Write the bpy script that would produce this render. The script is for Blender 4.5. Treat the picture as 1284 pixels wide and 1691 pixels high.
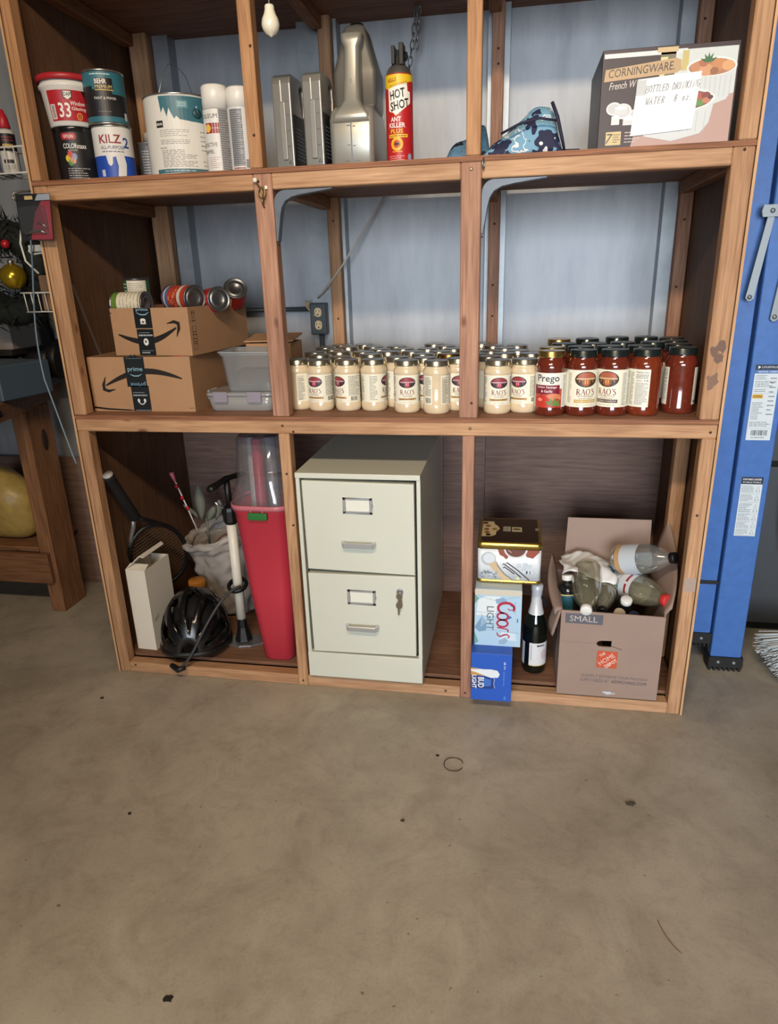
import bpy, bmesh, math, random
from mathutils import Vector, Matrix
from mathutils.geometry import tessellate_polygon
random.seed(7)
for o in list(bpy.data.objects): bpy.data.objects.remove(o)
S = bpy.context.scene
COL = S.collection
PI = math.pi
# ------------------------------------------------------------------ camera
cd = bpy.data.cameras.new('camera'); cam = bpy.data.objects.new('camera', cd); COL.objects.link(cam)
cd.sensor_fit = 'VERTICAL'; cd.sensor_height = 24.0; cd.sensor_width = 24.0
cd.lens = 24.0*1114.44/1691.0; cd.clip_start = .05
_r = Vector((0.98459693, 0.17270291, -0.02725054)); _u = Vector((-0.03183629, 0.33034739, 0.94332235)); _f = Vector((-0.17191666, 0.92792473, -0.33075725))
cam.matrix_world = Matrix(((_r.x,_u.x,-_f.x,1.29805503),(_r.y,_u.y,-_f.y,-1.81843587),(_r.z,_u.z,-_f.z,1.26015882),(0,0,0,1)))
S.camera = cam
# ------------------------------------------------------------------ light
S.view_settings.view_transform = 'Standard'; S.view_settings.look = 'None'
S.view_settings.exposure = 0.0; S.view_settings.gamma = 1.0; S.view_settings.use_curve_mapping = False
w = bpy.data.worlds.new('world'); S.world = w; w.use_nodes = True
bg = w.node_tree.nodes['Background']; bg.inputs[0].default_value = (.74,.85,1.0,1); bg.inputs[1].default_value = .13
def area(name, loc, target, sx, sy, power, color):
    l = bpy.data.lights.new(name,'AREA'); l.shape='RECTANGLE'; l.size=sx; l.size_y=sy; l.energy=power; l.color=color
    o = bpy.data.objects.new(name,l); COL.objects.link(o); o.location=loc
    o.rotation_euler = (Vector(target)-Vector(loc)).to_track_quat('-Z','Y').to_euler(); return o
dl=area('garage_door_daylight', (1.7,-5.6,1.45), (2.0,0,.72), 2.6, 2.1, 30, (.86,.93,1.0)); dl.data.spread=.9
area('ceiling_shop_light', (1.1,-2.1,2.52), (.95,-.4,.6), .95, .12, 46, (1.0,.78,.54))

# ------------------------------------------------------------------ materials
def lin(c): return tuple(((x/255.)/12.92 if x/255. <= .04045 else ((x/255.+.055)/1.055)**2.4) for x in c)
MC = {}
def M(name, rgb, rough=.5, metal=0., coat=0., trans=0., spec=.5, alpha=1., bump=0., bscale=60., emit=None, var=0., vscale=8.):
    if name in MC: return MC[name]
    m = bpy.data.materials.new(name); m.use_nodes=True; nt=m.node_tree; b=nt.nodes['Principled BSDF']
    c = lin(rgb)+(1,)
    b.inputs['Base Color'].default_value=c; b.inputs['Roughness'].default_value=rough; b.inputs['Metallic'].default_value=metal
    b.inputs['Coat Weight'].default_value=coat; b.inputs['Coat Roughness'].default_value=.06
    b.inputs['Transmission Weight'].default_value=trans; b.inputs['Specular IOR Level'].default_value=spec; b.inputs['Alpha'].default_value=alpha
    if var or bump:
        tc=nt.nodes.new('ShaderNodeTexCoord'); n=nt.nodes.new('ShaderNodeTexNoise'); n.inputs['Scale'].default_value=vscale if var else bscale; n.inputs['Detail'].default_value=5
        nt.links.new(tc.outputs['Object'],n.inputs['Vector'])
        if var:
            r=nt.nodes.new('ShaderNodeValToRGB'); r.color_ramp.elements[0].position=.3; r.color_ramp.elements[1].position=.72
            r.color_ramp.elements[0].color=tuple(x*(1-var) for x in c[:3])+(1,); r.color_ramp.elements[1].color=tuple(min(1,x*(1+var*.6)) for x in c[:3])+(1,)
            nt.links.new(n.outputs['Fac'],r.inputs[0]); nt.links.new(r.outputs[0],b.inputs['Base Color'])
        if bump:
            n2=nt.nodes.new('ShaderNodeTexNoise'); n2.inputs['Scale'].default_value=bscale; n2.inputs['Detail'].default_value=4
            nt.links.new(tc.outputs['Object'],n2.inputs['Vector'])
            bp=nt.nodes.new('ShaderNodeBump'); bp.inputs['Strength'].default_value=bump; bp.inputs['Distance'].default_value=.004
            nt.links.new(n2.outputs['Fac'],bp.inputs['Height']); nt.links.new(bp.outputs[0],b.inputs['Normal'])
    MC[name]=m; return m
def P_(rgb, rough=.45):                                             # flat print ink
    return M('ink_%d_%d_%d'%tuple(rgb), rgb, rough)
def wood(name, light, dark, axis, knots=True, rough=.62, fine=16., ring=2.6):
    if name in MC: return MC[name]
    m=bpy.data.materials.new(name); m.use_nodes=True; nt=m.node_tree; N=nt.nodes.new; L=nt.links.new; b=nt.nodes['Principled BSDF']
    tc=N('ShaderNodeTexCoord'); oi=N('ShaderNodeObjectInfo'); mu=N('ShaderNodeMath'); mu.operation='MULTIPLY'; mu.inputs[1].default_value=37.
    L(oi.outputs['Random'],mu.inputs[0])
    ad=N('ShaderNodeVectorMath'); ad.operation='ADD'; L(tc.outputs['Object'],ad.inputs[0]); L(mu.outputs[0],ad.inputs[1])
    mp=N('ShaderNodeMapping'); L(ad.outputs[0],mp.inputs['Vector'])
    sc=[fine,fine,fine]; sc['xyz'.index(axis)]=.9; mp.inputs['Scale'].default_value=sc
    n1=N('ShaderNodeTexNoise'); n1.inputs['Scale'].default_value=ring; n1.inputs['Detail'].default_value=3; n1.inputs['Distortion'].default_value=.6; L(mp.outputs[0],n1.inputs['Vector'])
    wv=N('ShaderNodeMath'); wv.operation='MULTIPLY'; wv.inputs[1].default_value=26.; L(n1.outputs['Fac'],wv.inputs[0])
    si=N('ShaderNodeMath'); si.operation='SINE'; L(wv.outputs[0],si.inputs[0])
    n2=N('ShaderNodeTexNoise'); n2.inputs['Scale'].default_value=11.; n2.inputs['Detail'].default_value=6; L(mp.outputs[0],n2.inputs['Vector'])
    mx=N('ShaderNodeMath'); mx.operation='MULTIPLY_ADD'; mx.inputs[1].default_value=.11; L(si.outputs[0],mx.inputs[0]); L(n2.outputs['Fac'],mx.inputs[2])
    r=N('ShaderNodeValToRGB'); r.color_ramp.elements[0].position=.22; r.color_ramp.elements[1].position=.78
    r.color_ramp.elements[0].color=lin(dark)+(1,); r.color_ramp.elements[1].color=lin(light)+(1,); L(mx.outputs[0],r.inputs[0])
    out=r.outputs[0]
    # broad stains and hand grime
    n3=N('ShaderNodeTexNoise'); n3.inputs['Scale'].default_value=3.2; n3.inputs['Detail'].default_value=3; L(ad.outputs[0],n3.inputs['Vector'])
    r3=N('ShaderNodeValToRGB'); r3.color_ramp.elements[0].position=.32; r3.color_ramp.elements[1].position=.62; r3.color_ramp.elements[0].color=(.72,.68,.66,1); r3.color_ramp.elements[1].color=(1,1,1,1)
    L(n3.outputs['Fac'],r3.inputs[0])
    mm=N('ShaderNodeMix'); mm.data_type='RGBA'; mm.blend_type='MULTIPLY'; mm.inputs['Factor'].default_value=.7; L(out,mm.inputs['A']); L(r3.outputs[0],mm.inputs['B']); out=mm.outputs['Result']
    if knots:
        mk=N('ShaderNodeMapping'); L(ad.outputs[0],mk.inputs['Vector']); ks=[9.,9.,9.]; ks['xyz'.index(axis)]=4.5; mk.inputs['Scale'].default_value=ks
        vo=N('ShaderNodeTexVoronoi'); vo.inputs['Scale'].default_value=1.; L(mk.outputs[0],vo.inputs['Vector'])
        rk=N('ShaderNodeValToRGB'); rk.color_ramp.elements[0].position=.045; rk.color_ramp.elements[1].position=.10; rk.color_ramp.elements[0].color=(.22,.13,.09,1); rk.color_ramp.elements[1].color=(1,1,1,1)
        L(vo.outputs['Distance'],rk.inputs[0])
        m2=N('ShaderNodeMix'); m2.data_type='RGBA'; m2.blend_type='MULTIPLY'; m2.inputs['Factor'].default_value=.8; L(out,m2.inputs['A']); L(rk.outputs[0],m2.inputs['B']); out=m2.outputs['Result']
    L(out,b.inputs['Base Color']); b.inputs['Roughness'].default_value=rough; b.inputs['Specular IOR Level'].default_value=.3
    bp=N('ShaderNodeBump'); bp.inputs['Strength'].default_value=.18; bp.inputs['Distance'].default_value=.002; L(mx.outputs[0],bp.inputs['Height']); L(bp.outputs[0],b.inputs['Normal'])
    MC[name]=m; return m
PINE_L=(202,160,122); PINE_D=(164,122,88)
pineX=wood('pine_lengthwise',PINE_L,PINE_D,'x'); pineY=wood('pine_depthwise',(176,128,90),(128,86,56),'y'); pineZ=wood('pine_upright',PINE_L,PINE_D,'z')
redZ=wood('reddish_pine_upright',(192,148,122),(150,108,88),'z',ring=1.7); redX=wood('pale_pine_lengthwise',(208,168,132),(172,130,96),'x')
edgeX=wood('plywood_edge',(176,122,88),(104,66,46),'x',knots=False,fine=60.)
lauZ=wood('lauan_plywood_upright',(122,92,70),(98,70,52),'z',knots=False,fine=10.); lauX=wood('lauan_plywood_lengthwise',(138,112,100),(110,88,80),'x',knots=False,fine=14.)
plyF=wood('plywood_floor_grain',(146,108,84),(112,80,62),'x',knots=False,fine=14.)
shelfT=wood('plywood_shelf_grain',(160,116,90),(116,80,60),'x',knots=False,fine=14.)

def clear(name,tint,gloss=.16,haze=.1,rough=.06):                   # see-through plastic: tinted, shiny, a little milky
    if name in MC: return MC[name]
    m=bpy.data.materials.new(name); m.use_nodes=True; nt=m.node_tree; N=nt.nodes.new; L=nt.links.new
    nt.nodes.remove(nt.nodes['Principled BSDF']); out=nt.nodes['Material Output']; c=lin(tint)+(1,)
    tr=N('ShaderNodeBsdfTransparent'); tr.inputs[0].default_value=tuple(min(1,x**.35) for x in c[:3])+(1,)
    df=N('ShaderNodeBsdfDiffuse'); df.inputs[0].default_value=c; gl=N('ShaderNodeBsdfGlossy'); gl.inputs['Roughness'].default_value=rough
    lw=N('ShaderNodeLayerWeight'); lw.inputs['Blend'].default_value=.35
    mr=N('ShaderNodeMapRange'); mr.inputs['To Min'].default_value=gloss*.5; mr.inputs['To Max'].default_value=min(1,gloss*3.5); L(lw.outputs['Facing'],mr.inputs['Value'])
    m1=N('ShaderNodeMixShader'); m1.inputs[0].default_value=haze; L(tr.outputs[0],m1.inputs[1]); L(df.outputs[0],m1.inputs[2])
    m2=N('ShaderNodeMixShader'); L(mr.outputs[0],m2.inputs[0]); L(m1.outputs[0],m2.inputs[1]); L(gl.outputs[0],m2.inputs[2]); L(m2.outputs[0],out.inputs['Surface'])
    MC[name]=m; return m
def noise_mat(name, cols, scale, rough=(.5,.6), metal=0., stretch=(1,1,1), detail=8., bump=.0, spec=.5):
    m=bpy.data.materials.new(name); m.use_nodes=True; nt=m.node_tree; N=nt.nodes.new; L=nt.links.new; b=nt.nodes['Principled BSDF']
    tc=N('ShaderNodeTexCoord'); mp=N('ShaderNodeMapping'); mp.inputs['Scale'].default_value=stretch; L(tc.outputs['Object'],mp.inputs['Vector'])
    n=N('ShaderNodeTexNoise'); n.inputs['Scale'].default_value=scale; n.inputs['Detail'].default_value=detail; n.inputs['Roughness'].default_value=.6; L(mp.outputs[0],n.inputs['Vector'])
    r=N('ShaderNodeValToRGB'); e=r.color_ramp.elements
    while len(e)<len(cols): e.new(.5)
    for i,(p,c) in enumerate(cols): e[i].position=p; e[i].color=lin(c)+(1,)
    L(n.outputs['Fac'],r.inputs[0]); L(r.outputs[0],b.inputs['Base Color'])
    mr=N('ShaderNodeMapRange'); mr.inputs['To Min'].default_value=rough[0]; mr.inputs['To Max'].default_value=rough[1]; L(n.outputs['Fac'],mr.inputs['Value']); L(mr.outputs[0],b.inputs['Roughness'])
    b.inputs['Metallic'].default_value=metal; b.inputs['Specular IOR Level'].default_value=spec
    if bump:
        bp=N('ShaderNodeBump'); bp.inputs['Strength'].default_value=bump; bp.inputs['Distance'].default_value=.003; L(n.outputs['Fac'],bp.inputs['Height']); L(bp.outputs[0],b.inputs['Normal'])
    return m
metalwall=noise_mat('galvanised_wall_sheet',[(.25,(146,150,157)),(.5,(168,172,178)),(.75,(184,188,193))],9.,(.44,.58),.3,(1.6,1.6,.35))
studmetal=noise_mat('galvanised_stud_metal',[(.3,(150,157,163)),(.7,(176,182,187))],14.,(.36,.5),.45)
plainwall=noise_mat('grey_painted_wall',[(.3,(112,112,110)),(.7,(128,128,126))],5.,(.6,.7))
ceilm=noise_mat('ceiling_board',[(.3,(104,98,90)),(.7,(120,112,102))],4.,(.7,.8))
def concrete():
    m=bpy.data.materials.new('stained_concrete'); m.use_nodes=True; nt=m.node_tree; N=nt.nodes.new; L=nt.links.new; b=nt.nodes['Principled BSDF']
    tc=N('ShaderNodeTexCoord')
    def nz(s,d,rf=.6,dist=0.):
        n=N('ShaderNodeTexNoise'); n.inputs['Scale'].default_value=s; n.inputs['Detail'].default_value=d; n.inputs['Roughness'].default_value=rf; n.inputs['Distortion'].default_value=dist; L(tc.outputs['Object'],n.inputs['Vector']); return n
    def ramp(src,a,b_,ca,cb):
        r=N('ShaderNodeValToRGB'); r.color_ramp.elements[0].position=a; r.color_ramp.elements[1].position=b_; r.color_ramp.elements[0].color=ca; r.color_ramp.elements[1].color=cb; L(src,r.inputs[0]); return r.outputs[0]
    def mul(a,c,f):
        x=N('ShaderNodeMix'); x.data_type='RGBA'; x.blend_type='MULTIPLY'; x.inputs['Factor'].default_value=f; L(a,x.inputs['A']); L(c,x.inputs['B']); return x.outputs['Result']
    c=ramp(nz(2.3,7,.62).outputs['Fac'],.3,.7,lin((154,146,132))+(1,),lin((184,175,160))+(1,))
    c=mul(c,ramp(nz(5.5,9,.7,.8).outputs['Fac'],.34,.58,(.60,.56,.52,1),(1,1,1,1)),.5)
    c=mul(c,ramp(nz(17,8,.75,.4).outputs['Fac'],.30,.48,(.68,.65,.62,1),(1,1,1,1)),.5)
    c=mul(c,ramp(nz(160,3,.6).outputs['Fac'],.25,.5,(.8,.78,.76,1),(1,1,1,1)),.6)
    c=mul(c,ramp(nz(60,2,.5).outputs['Fac'],.235,.27,(.35,.3,.27,1),(1,1,1,1)),.8)
    L(c,b.inputs['Base Color'])
    mr=N('ShaderNodeMapRange'); mr.inputs['To Min'].default_value=.42; mr.inputs['To Max'].default_value=.68; L(nz(4,5).outputs['Fac'],mr.inputs['Value']); L(mr.outputs[0],b.inputs['Roughness'])
    bp=N('ShaderNodeBump'); bp.inputs['Strength'].default_value=.12; bp.inputs['Distance'].default_value=.002; L(nz(45,6).outputs['Fac'],bp.inputs['Height']); L(bp.outputs[0],b.inputs['Normal'])
    return m
conc=concrete()

# ------------------------------------------------------------------ mesh helpers
class MB:
    def __init__(s): s.v=[]; s.f=[]; s.m=[]; s.sm=[]
    def add(s,vs,fs,m=0,sm=False):
        k=len(s.v); s.v+= [tuple(v) for v in vs]; s.f+= [tuple(i+k for i in f) for f in fs]; s.m+=[m]*len(fs); s.sm+=[sm]*len(fs); return s
    def box(s,x0,x1,y0,y1,z0,z1,m=0):
        return s.add([(x0,y0,z0),(x1,y0,z0),(x1,y1,z0),(x0,y1,z0),(x0,y0,z1),(x1,y0,z1),(x1,y1,z1),(x0,y1,z1)],[(0,3,2,1),(4,5,6,7),(0,1,5,4),(1,2,6,5),(2,3,7,6),(3,0,4,7)],m)
    def hexa(s,b,t,m=0):                                            # four bottom and four top corners
        return s.add(list(b)+list(t),[(0,3,2,1),(4,5,6,7),(0,1,5,4),(1,2,6,5),(2,3,7,6),(3,0,4,7)],m)
    def lathe(s,prof,seg=32,c=(0,0,0),m=0,sm=True,mr=None,cap=(True,True)):
        vs=[];fs=[];ms=[]
        for r,z in prof:
            for i in range(seg):
                a=2*PI*i/seg; vs.append((c[0]+r*math.sin(a),c[1]-r*math.cos(a),c[2]+z))
        for j in range(len(prof)-1):
            for i in range(seg):
                i2=(i+1)%seg; fs.append((j*seg+i,j*seg+i2,(j+1)*seg+i2,(j+1)*seg+i)); ms.append(mr[j] if mr else m)
        k=len(s.v); s.v+=vs; s.f+=[tuple(i+k for i in f) for f in fs]; s.m+=ms; s.sm+=[sm]*len(fs)
        if cap[0] and prof[0][0]>1e-6: s.f.append(tuple(k+i for i in reversed(range(seg)))); s.m.append(ms[0]); s.sm.append(False)
        if cap[1] and prof[-1][0]>1e-6: s.f.append(tuple(k+(len(prof)-1)*seg+i for i in range(seg))); s.m.append(ms[-1]); s.sm.append(False)
        return s
    def tube(s,path,r,seg=8,m=0,cap=True,flat=1.,closed=False):
        path=[Vector(p) for p in path]; n=len(path); rr=r if isinstance(r,(list,tuple)) else [r]*n
        vs=[];fs=[]; up=None
        for i,p in enumerate(path):
            if closed: t=(path[(i+1)%n]-path[i-1]).normalized()
            else: t=(path[min(i+1,n-1)]-path[max(i-1,0)]).normalized()
            if up is None:
                up=Vector((0,0,1)) if abs(t.z)<.9 else Vector((1,0,0))
            a=t.cross(up)
            if a.length<1e-5: a=t.cross(Vector((0,1,0)))
            a.normalize(); b=a.cross(t).normalized(); up=b
            for k in range(seg):
                q=2*PI*k/seg; vs.append(p+a*(rr[i]*math.cos(q))+b*(rr[i]*flat*math.sin(q)))
        last=n if closed else n-1
        for i in range(last):
            j=(i+1)%n
            for k in range(seg):
                k2=(k+1)%seg; fs.append((i*seg+k,i*seg+k2,j*seg+k2,j*seg+k))
        if cap and not closed: fs.append(tuple(reversed(range(seg)))); fs.append(tuple((n-1)*seg+k for k in range(seg)))
        return s.add(vs,fs,m,True)
    def prism(s,poly,plane,a,b,m=0):                                # polygon in a plane, drawn out from a to b
        def p3(u,v,w): return {'xz':(u,w,v),'yz':(w,u,v),'xy':(u,v,w)}[plane]
        n=len(poly); vs=[p3(u,v,a) for u,v in poly]+[p3(u,v,b) for u,v in poly]
        fs=[(i,(i+1)%n,n+(i+1)%n,n+i) for i in range(n)]
        tri=tessellate_polygon([[Vector((u,v,0)) for u,v in poly]])
        fs+=[tuple(t) for t in tri]+[tuple(n+i for i in reversed(t)) for t in tri]
        return s.add(vs,fs,m)
    def ell(s,c,rx,ry,rz,seg=20,rings=12,m=0,fn=None):
        prof=[]; vs=[];fs=[]
        for j in range(rings+1):
            ph=-PI/2+PI*j/rings
            for i in range(seg):
                a=2*PI*i/seg; p=Vector((rx*math.cos(ph)*math.cos(a),ry*math.cos(ph)*math.sin(a),rz*math.sin(ph)))
                if fn: p=fn(p)
                vs.append(p+Vector(c))
        for j in range(rings):
            for i in range(seg):
                i2=(i+1)%seg; fs.append((j*seg+i,j*seg+i2,(j+1)*seg+i2,(j+1)*seg+i))
        return s.add(vs,fs,m,True)
    def rrect(s,levels,seg=6,m=0,sm=True,capt=True,capb=True):     # stack of rounded rectangles: (z, cx, cy, hx, hy, r)
        vs=[];fs=[];n=4*(seg+1)
        for z,cx,cy,hx,hy,r in levels:
            r=min(r,hx,hy)
            for q,(sx,sy) in enumerate(((1,1),(-1,1),(-1,-1),(1,-1))):
                for k in range(seg+1):
                    a=PI/2*q+PI/2*k/seg
                    vs.append((cx+sx*(hx-r)+r*math.cos(a),cy+sy*(hy-r)+r*math.sin(a),z))
        for j in range(len(levels)-1):
            for i in range(n):
                i2=(i+1)%n; fs.append((j*n+i,j*n+i2,(j+1)*n+i2,(j+1)*n+i))
        s.add(vs,fs,m,sm); k=len(s.v)-len(vs)
        if capb: s.f.append(tuple(k+i for i in reversed(range(n)))); s.m.append(m); s.sm.append(False)
        if capt: s.f.append(tuple(k+(len(levels)-1)*n+i for i in range(n))); s.m.append(m); s.sm.append(False)
        return s
    def xf(s,mat):
        s.v=[tuple(mat@Vector(v)) for v in s.v]; return s
    def mesh(s,name,mats,merge=True):
        me=bpy.data.meshes.new(name); me.from_pydata(s.v,[],s.f)
        for m in (mats if isinstance(mats,(list,tuple)) else [mats]): me.materials.append(m)
        for p,mi,sm in zip(me.polygons,s.m,s.sm): p.material_index=mi; p.use_smooth=sm
        bm=bmesh.new(); bm.from_mesh(me)
        if merge: bmesh.ops.remove_doubles(bm,verts=bm.verts,dist=1e-6)
        bmesh.ops.recalc_face_normals(bm,faces=bm.faces); bm.to_mesh(me); bm.free(); return me
    def build(s,name,mats,parent=None,bevel=0,loc=None,sub=0,solid=0,bseg=1):
        o=bpy.data.objects.new(name,s.mesh(name,mats)); COL.objects.link(o)
        if parent: o.parent=parent
        if loc: o.location=loc
        if solid: md=o.modifiers.new('solid','SOLIDIFY'); md.thickness=solid; md.offset=0
        if bevel: md=o.modifiers.new('bevel','BEVEL'); md.width=bevel; md.segments=bseg; md.limit_method='ANGLE'; md.angle_limit=.6
        if sub: md=o.modifiers.new('sub','SUBSURF'); md.levels=sub; md.render_levels=sub
        return o
def tag(o,label,cat,group=None):
    o['label']=label; o['category']=cat
    if group: o['group']=group
    return o
def struct(o): o['kind']='structure'; return o
def thing(name,label,cat,loc=(0,0,0),rz=0,group=None):
    o=bpy.data.objects.new(name,None); COL.objects.link(o); o.location=loc; o.rotation_euler=(0,0,rz); o.empty_display_size=.02
    return tag(o,label,cat,group)
def dup(root,loc,rz=0,label=None,group=None):
    r=root.copy(); COL.objects.link(r); r.location=loc; r.rotation_euler=(0,0,rz)
    if label: r['label']=label
    if group: r['group']=group
    for ch in root.children:
        c=ch.copy(); COL.objects.link(c); c.parent=r
        for g in ch.children:
            d=g.copy(); COL.objects.link(d); d.parent=c
    return r
def pl(lbl,o): o['label']=lbl; return o
def bez(p0,p1,p2,p3,n=12):
    out=[]
    for i in range(n+1):
        t=i/n; out.append(tuple((1-t)**3*a+3*(1-t)**2*t*b+3*(1-t)*t*t*c+t**3*d for a,b,c,d in zip(p0,p1,p2,p3)))
    return out
# ------------------------------------------------------------------ flat print: shapes in metres on a sheet, laid on a plane or a cylinder
TX={}
def textmesh(t,shear=0.,bold=0.):
    if 'M' in t: bold=0.
    k=(t,shear,bold)
    if k in TX: return TX[k]
    c=bpy.data.curves.new('t','FONT'); c.body=t; c.size=1.; c.shear=shear; c.offset=bold; c.resolution_u=2; c.fill_mode='FRONT'
    o=bpy.data.objects.new('t',c); me=bpy.data.meshes.new_from_object(o)
    vs=[(v.co.x,v.co.y) for v in me.vertices]; fs=[tuple(p.vertices) for p in me.polygons]
    bpy.data.objects.remove(o); bpy.data.curves.remove(c); bpy.data.meshes.remove(me)
    if vs:
        x0=min(v[0] for v in vs); x1=max(v[0] for v in vs); y0=min(v[1] for v in vs); y1=max(v[1] for v in vs)
    else: x0=x1=y0=y1=0
    TX[k]=(vs,fs,x0,x1,y0,y1); return TX[k]
LAY=.00012
class Pr:
    def __init__(s): s.v=[];s.f=[];s.m=[];s.mats=[];s.n=0
    def mi(s,c):
        m=c if not isinstance(c,tuple) else P_(c)
        if m not in s.mats: s.mats.append(m)
        return s.mats.index(m)
    def raw(s,vs,fs,c,l):
        k=len(s.v); s.v+=[(x,y,l*LAY) for x,y in vs]; s.f+=[tuple(i+k for i in f) for f in fs]; s.m+=[s.mi(c)]*len(fs); return s
    def rect(s,x0,y0,x1,y1,c,l=0): return s.raw([(x0,y0),(x1,y0),(x1,y1),(x0,y1)],[(0,1,2,3)],c,l)
    def poly(s,pts,c,l=0):
        tri=tessellate_polygon([[Vector((x,y,0)) for x,y in pts]]); s.n+=1; return s.raw(pts,[tuple(t) for t in tri],c,l+s.n*.018)
    def ell(s,cx,cy,rx,ry,c,l=0,n=24,a0=0,a1=2*PI):
        return s.poly([(cx+rx*math.cos(a0+(a1-a0)*i/n),cy+ry*math.sin(a0+(a1-a0)*i/n)) for i in range(n if a1-a0>6.2 else n+1)],c,l)
    def ring(s,cx,cy,rx,ry,t,c,l=0,n=28,a0=0,a1=2*PI):
        o=[];fs=[]
        for i in range(n+1):
            a=a0+(a1-a0)*i/n; o+=[(cx+rx*math.cos(a),cy+ry*math.sin(a)),(cx+(rx-t)*math.cos(a),cy+(ry-t)*math.sin(a))]
        for i in range(n): fs.append((2*i,2*i+2,2*i+3,2*i+1))
        return s.raw(o,fs,c,l)
    def line(s,pts,t,c,l=0):
        vs=[];fs=[];n=len(pts); tt=t if isinstance(t,(list,tuple)) else [t]*n
        for i,p in enumerate(pts):
            a=pts[max(i-1,0)]; b=pts[min(i+1,n-1)]; d=Vector((b[0]-a[0],b[1]-a[1])); d=d.normalized() if d.length>0 else Vector((1,0)); nx,ny=-d.y,d.x
            vs+=[(p[0]+nx*tt[i]/2,p[1]+ny*tt[i]/2),(p[0]-nx*tt[i]/2,p[1]-ny*tt[i]/2)]
        for i in range(n-1): fs.append((2*i,2*i+1,2*i+3,2*i+2))
        return s.raw(vs,fs,c,l)
    def text(s,t,cx,cy,h,c,l=2,wid=None,shear=0.,bold=0.,rot=0.,align='c'):
        vs,fs,x0,x1,y0,y1=textmesh(t,shear,bold)
        if not vs: return s
        sy=h/max(y1-y0,1e-6); sx=sy if wid is None else wid/max(x1-x0,1e-6)
        ox={'c':(x0+x1)/2,'l':x0,'r':x1}[align]; ca,sa=math.cos(rot),math.sin(rot)
        out=[]
        for x,y in vs:
            X=(x-ox)*sx; Y=(y-(y0+y1)/2)*sy; out.append((cx+X*ca-Y*sa,cy+X*sa+Y*ca))
        return s.raw(out,fs,c,l)
    def words(s,x0,y0,x1,y1,rows,c,l=2,fill=.55,seed=0):            # print too small to read: rows of word-long dashes
        rnd=random.Random(seed); hh=(y1-y0)/rows
        for r in range(rows):
            y=y1-(r+.5)*hh; x=x0; end=x1-(x1-x0)*rnd.choice((0,0,.05,.15,.35))
            while x<end-1e-4:
                wd=min((x1-x0)*rnd.uniform(.06,.2),end-x); s.rect(x,y-hh*fill/2,x+wd,y+hh*fill/2,c,l); x+=wd+(x1-x0)*.03
        return s
    def bars(s,x0,y0,x1,y1,c,l=2,seed=1):
        rnd=random.Random(seed); x=x0
        while x<x1:
            wd=rnd.choice((.02,.035,.05))*(x1-x0); s.rect(x,y0,min(x+wd,x1),y1,c,l); x+=wd+rnd.choice((.02,.03,.045))*(x1-x0)
        return s
    def obj(s,name,parent,fn,step=None,base=.0003,smooth=False):
        me=bpy.data.meshes.new(name); me.from_pydata(s.v,[],s.f)
        for m in s.mats: me.materials.append(m)
        for p,mi in zip(me.polygons,s.m): p.material_index=mi
        bm=bmesh.new(); bm.from_mesh(me)
        if step:
            x0=min(v[0] for v in s.v); x1=max(v[0] for v in s.v); x=math.floor(x0/step)*step
            while x<x1:
                bmesh.ops.bisect_plane(bm,geom=bm.verts[:]+bm.edges[:]+bm.faces[:],plane_co=(x,0,0),plane_no=(1,0,0),dist=1e-7); x+=step
        for v in bm.verts: v.co=fn(v.co.x,v.co.y,v.co.z+base)
        bm.to_mesh(me); bm.free()
        if smooth:
            for p in me.polygons: p.use_smooth=True
        o=bpy.data.objects.new(name,me); COL.objects.link(o); o.parent=parent; return o
def onplane(O,U,V):
    O,U,V=Vector(O),Vector(U).normalized(),Vector(V).normalized(); Nn=U.cross(V)
    return lambda x,y,h: O+U*x+V*y+Nn*h
def oncyl(r,z0=0.,th0=0.,r2=None,hh=1.,c=(0,0)):                    # r at the sheet's foot, r2 at height hh
    def f(x,y,h):
        rr=(r if r2 is None else r+(r2-r)*y/hh)+h; t=x/r+th0
        return Vector((c[0]+rr*math.sin(t),c[1]-rr*math.cos(t),z0+y))
    return f
def serif(p,t,cx,cy,h,c,l):                                         # roman capitals with serifs
    adv={'R':.78,'A':.80,'O':.86,"'":.25,'S':.58}
    W=sum(adv[x] for x in t); x=cx-W*h/2; y=cy-h/2
    def P(pts,tw): p.line([(x+a*h,y+b*h) for a,b in pts],[q*h for q in tw] if isinstance(tw,list) else tw*h,c,l)
    for ch in t:
        if ch=='R':
            P([(.17,0),(.17,1)],.16); P([(.02,.03),(.34,.03)],.06); P([(.02,.97),(.34,.97)],.06)
            P([(.2,.96)]+[(.36+.2*math.cos(a),.74+.22*math.sin(a)) for a in [PI/2-PI*i/8 for i in range(9)]]+[(.2,.51)],.10); P([(.36,.5),(.62,.04),(.76,.03)],[.14,.14,.05])
        elif ch=='A': P([(.1,.03),(.40,1)],.07); P([(.40,1),(.68,.03)],.15); P([(.2,.36),(.58,.36)],.06); P([(0,.03),(.22,.03)],.06); P([(.54,.03),(.82,.03)],.06)
        elif ch=='O':
            vs=[];fs=[]
            for i in range(21):
                a=2*PI*i/20; vs+=[(x+h*(.42+.40*math.cos(a)),y+h*(.5+.52*math.sin(a))),(x+h*(.42+.25*math.cos(a)),y+h*(.5+.46*math.sin(a)))]
            for i in range(20): fs.append((2*i,2*i+2,2*i+3,2*i+1))
            p.raw(vs,fs,c,l)
        elif ch=="'": P([(.12,1.04),(.1,.76)],[.13,.04])
        elif ch=='S': P([(.46,.78),(.40,.94),(.24,.99),(.09,.88),(.09,.70),(.26,.56),(.42,.42),(.46,.22),(.34,.03),(.17,.01),(.05,.12),(.04,.27)],[.04,.08,.11,.14,.15,.15,.16,.15,.12,.1,.07,.04])
        x+=adv[ch]*h
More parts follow.
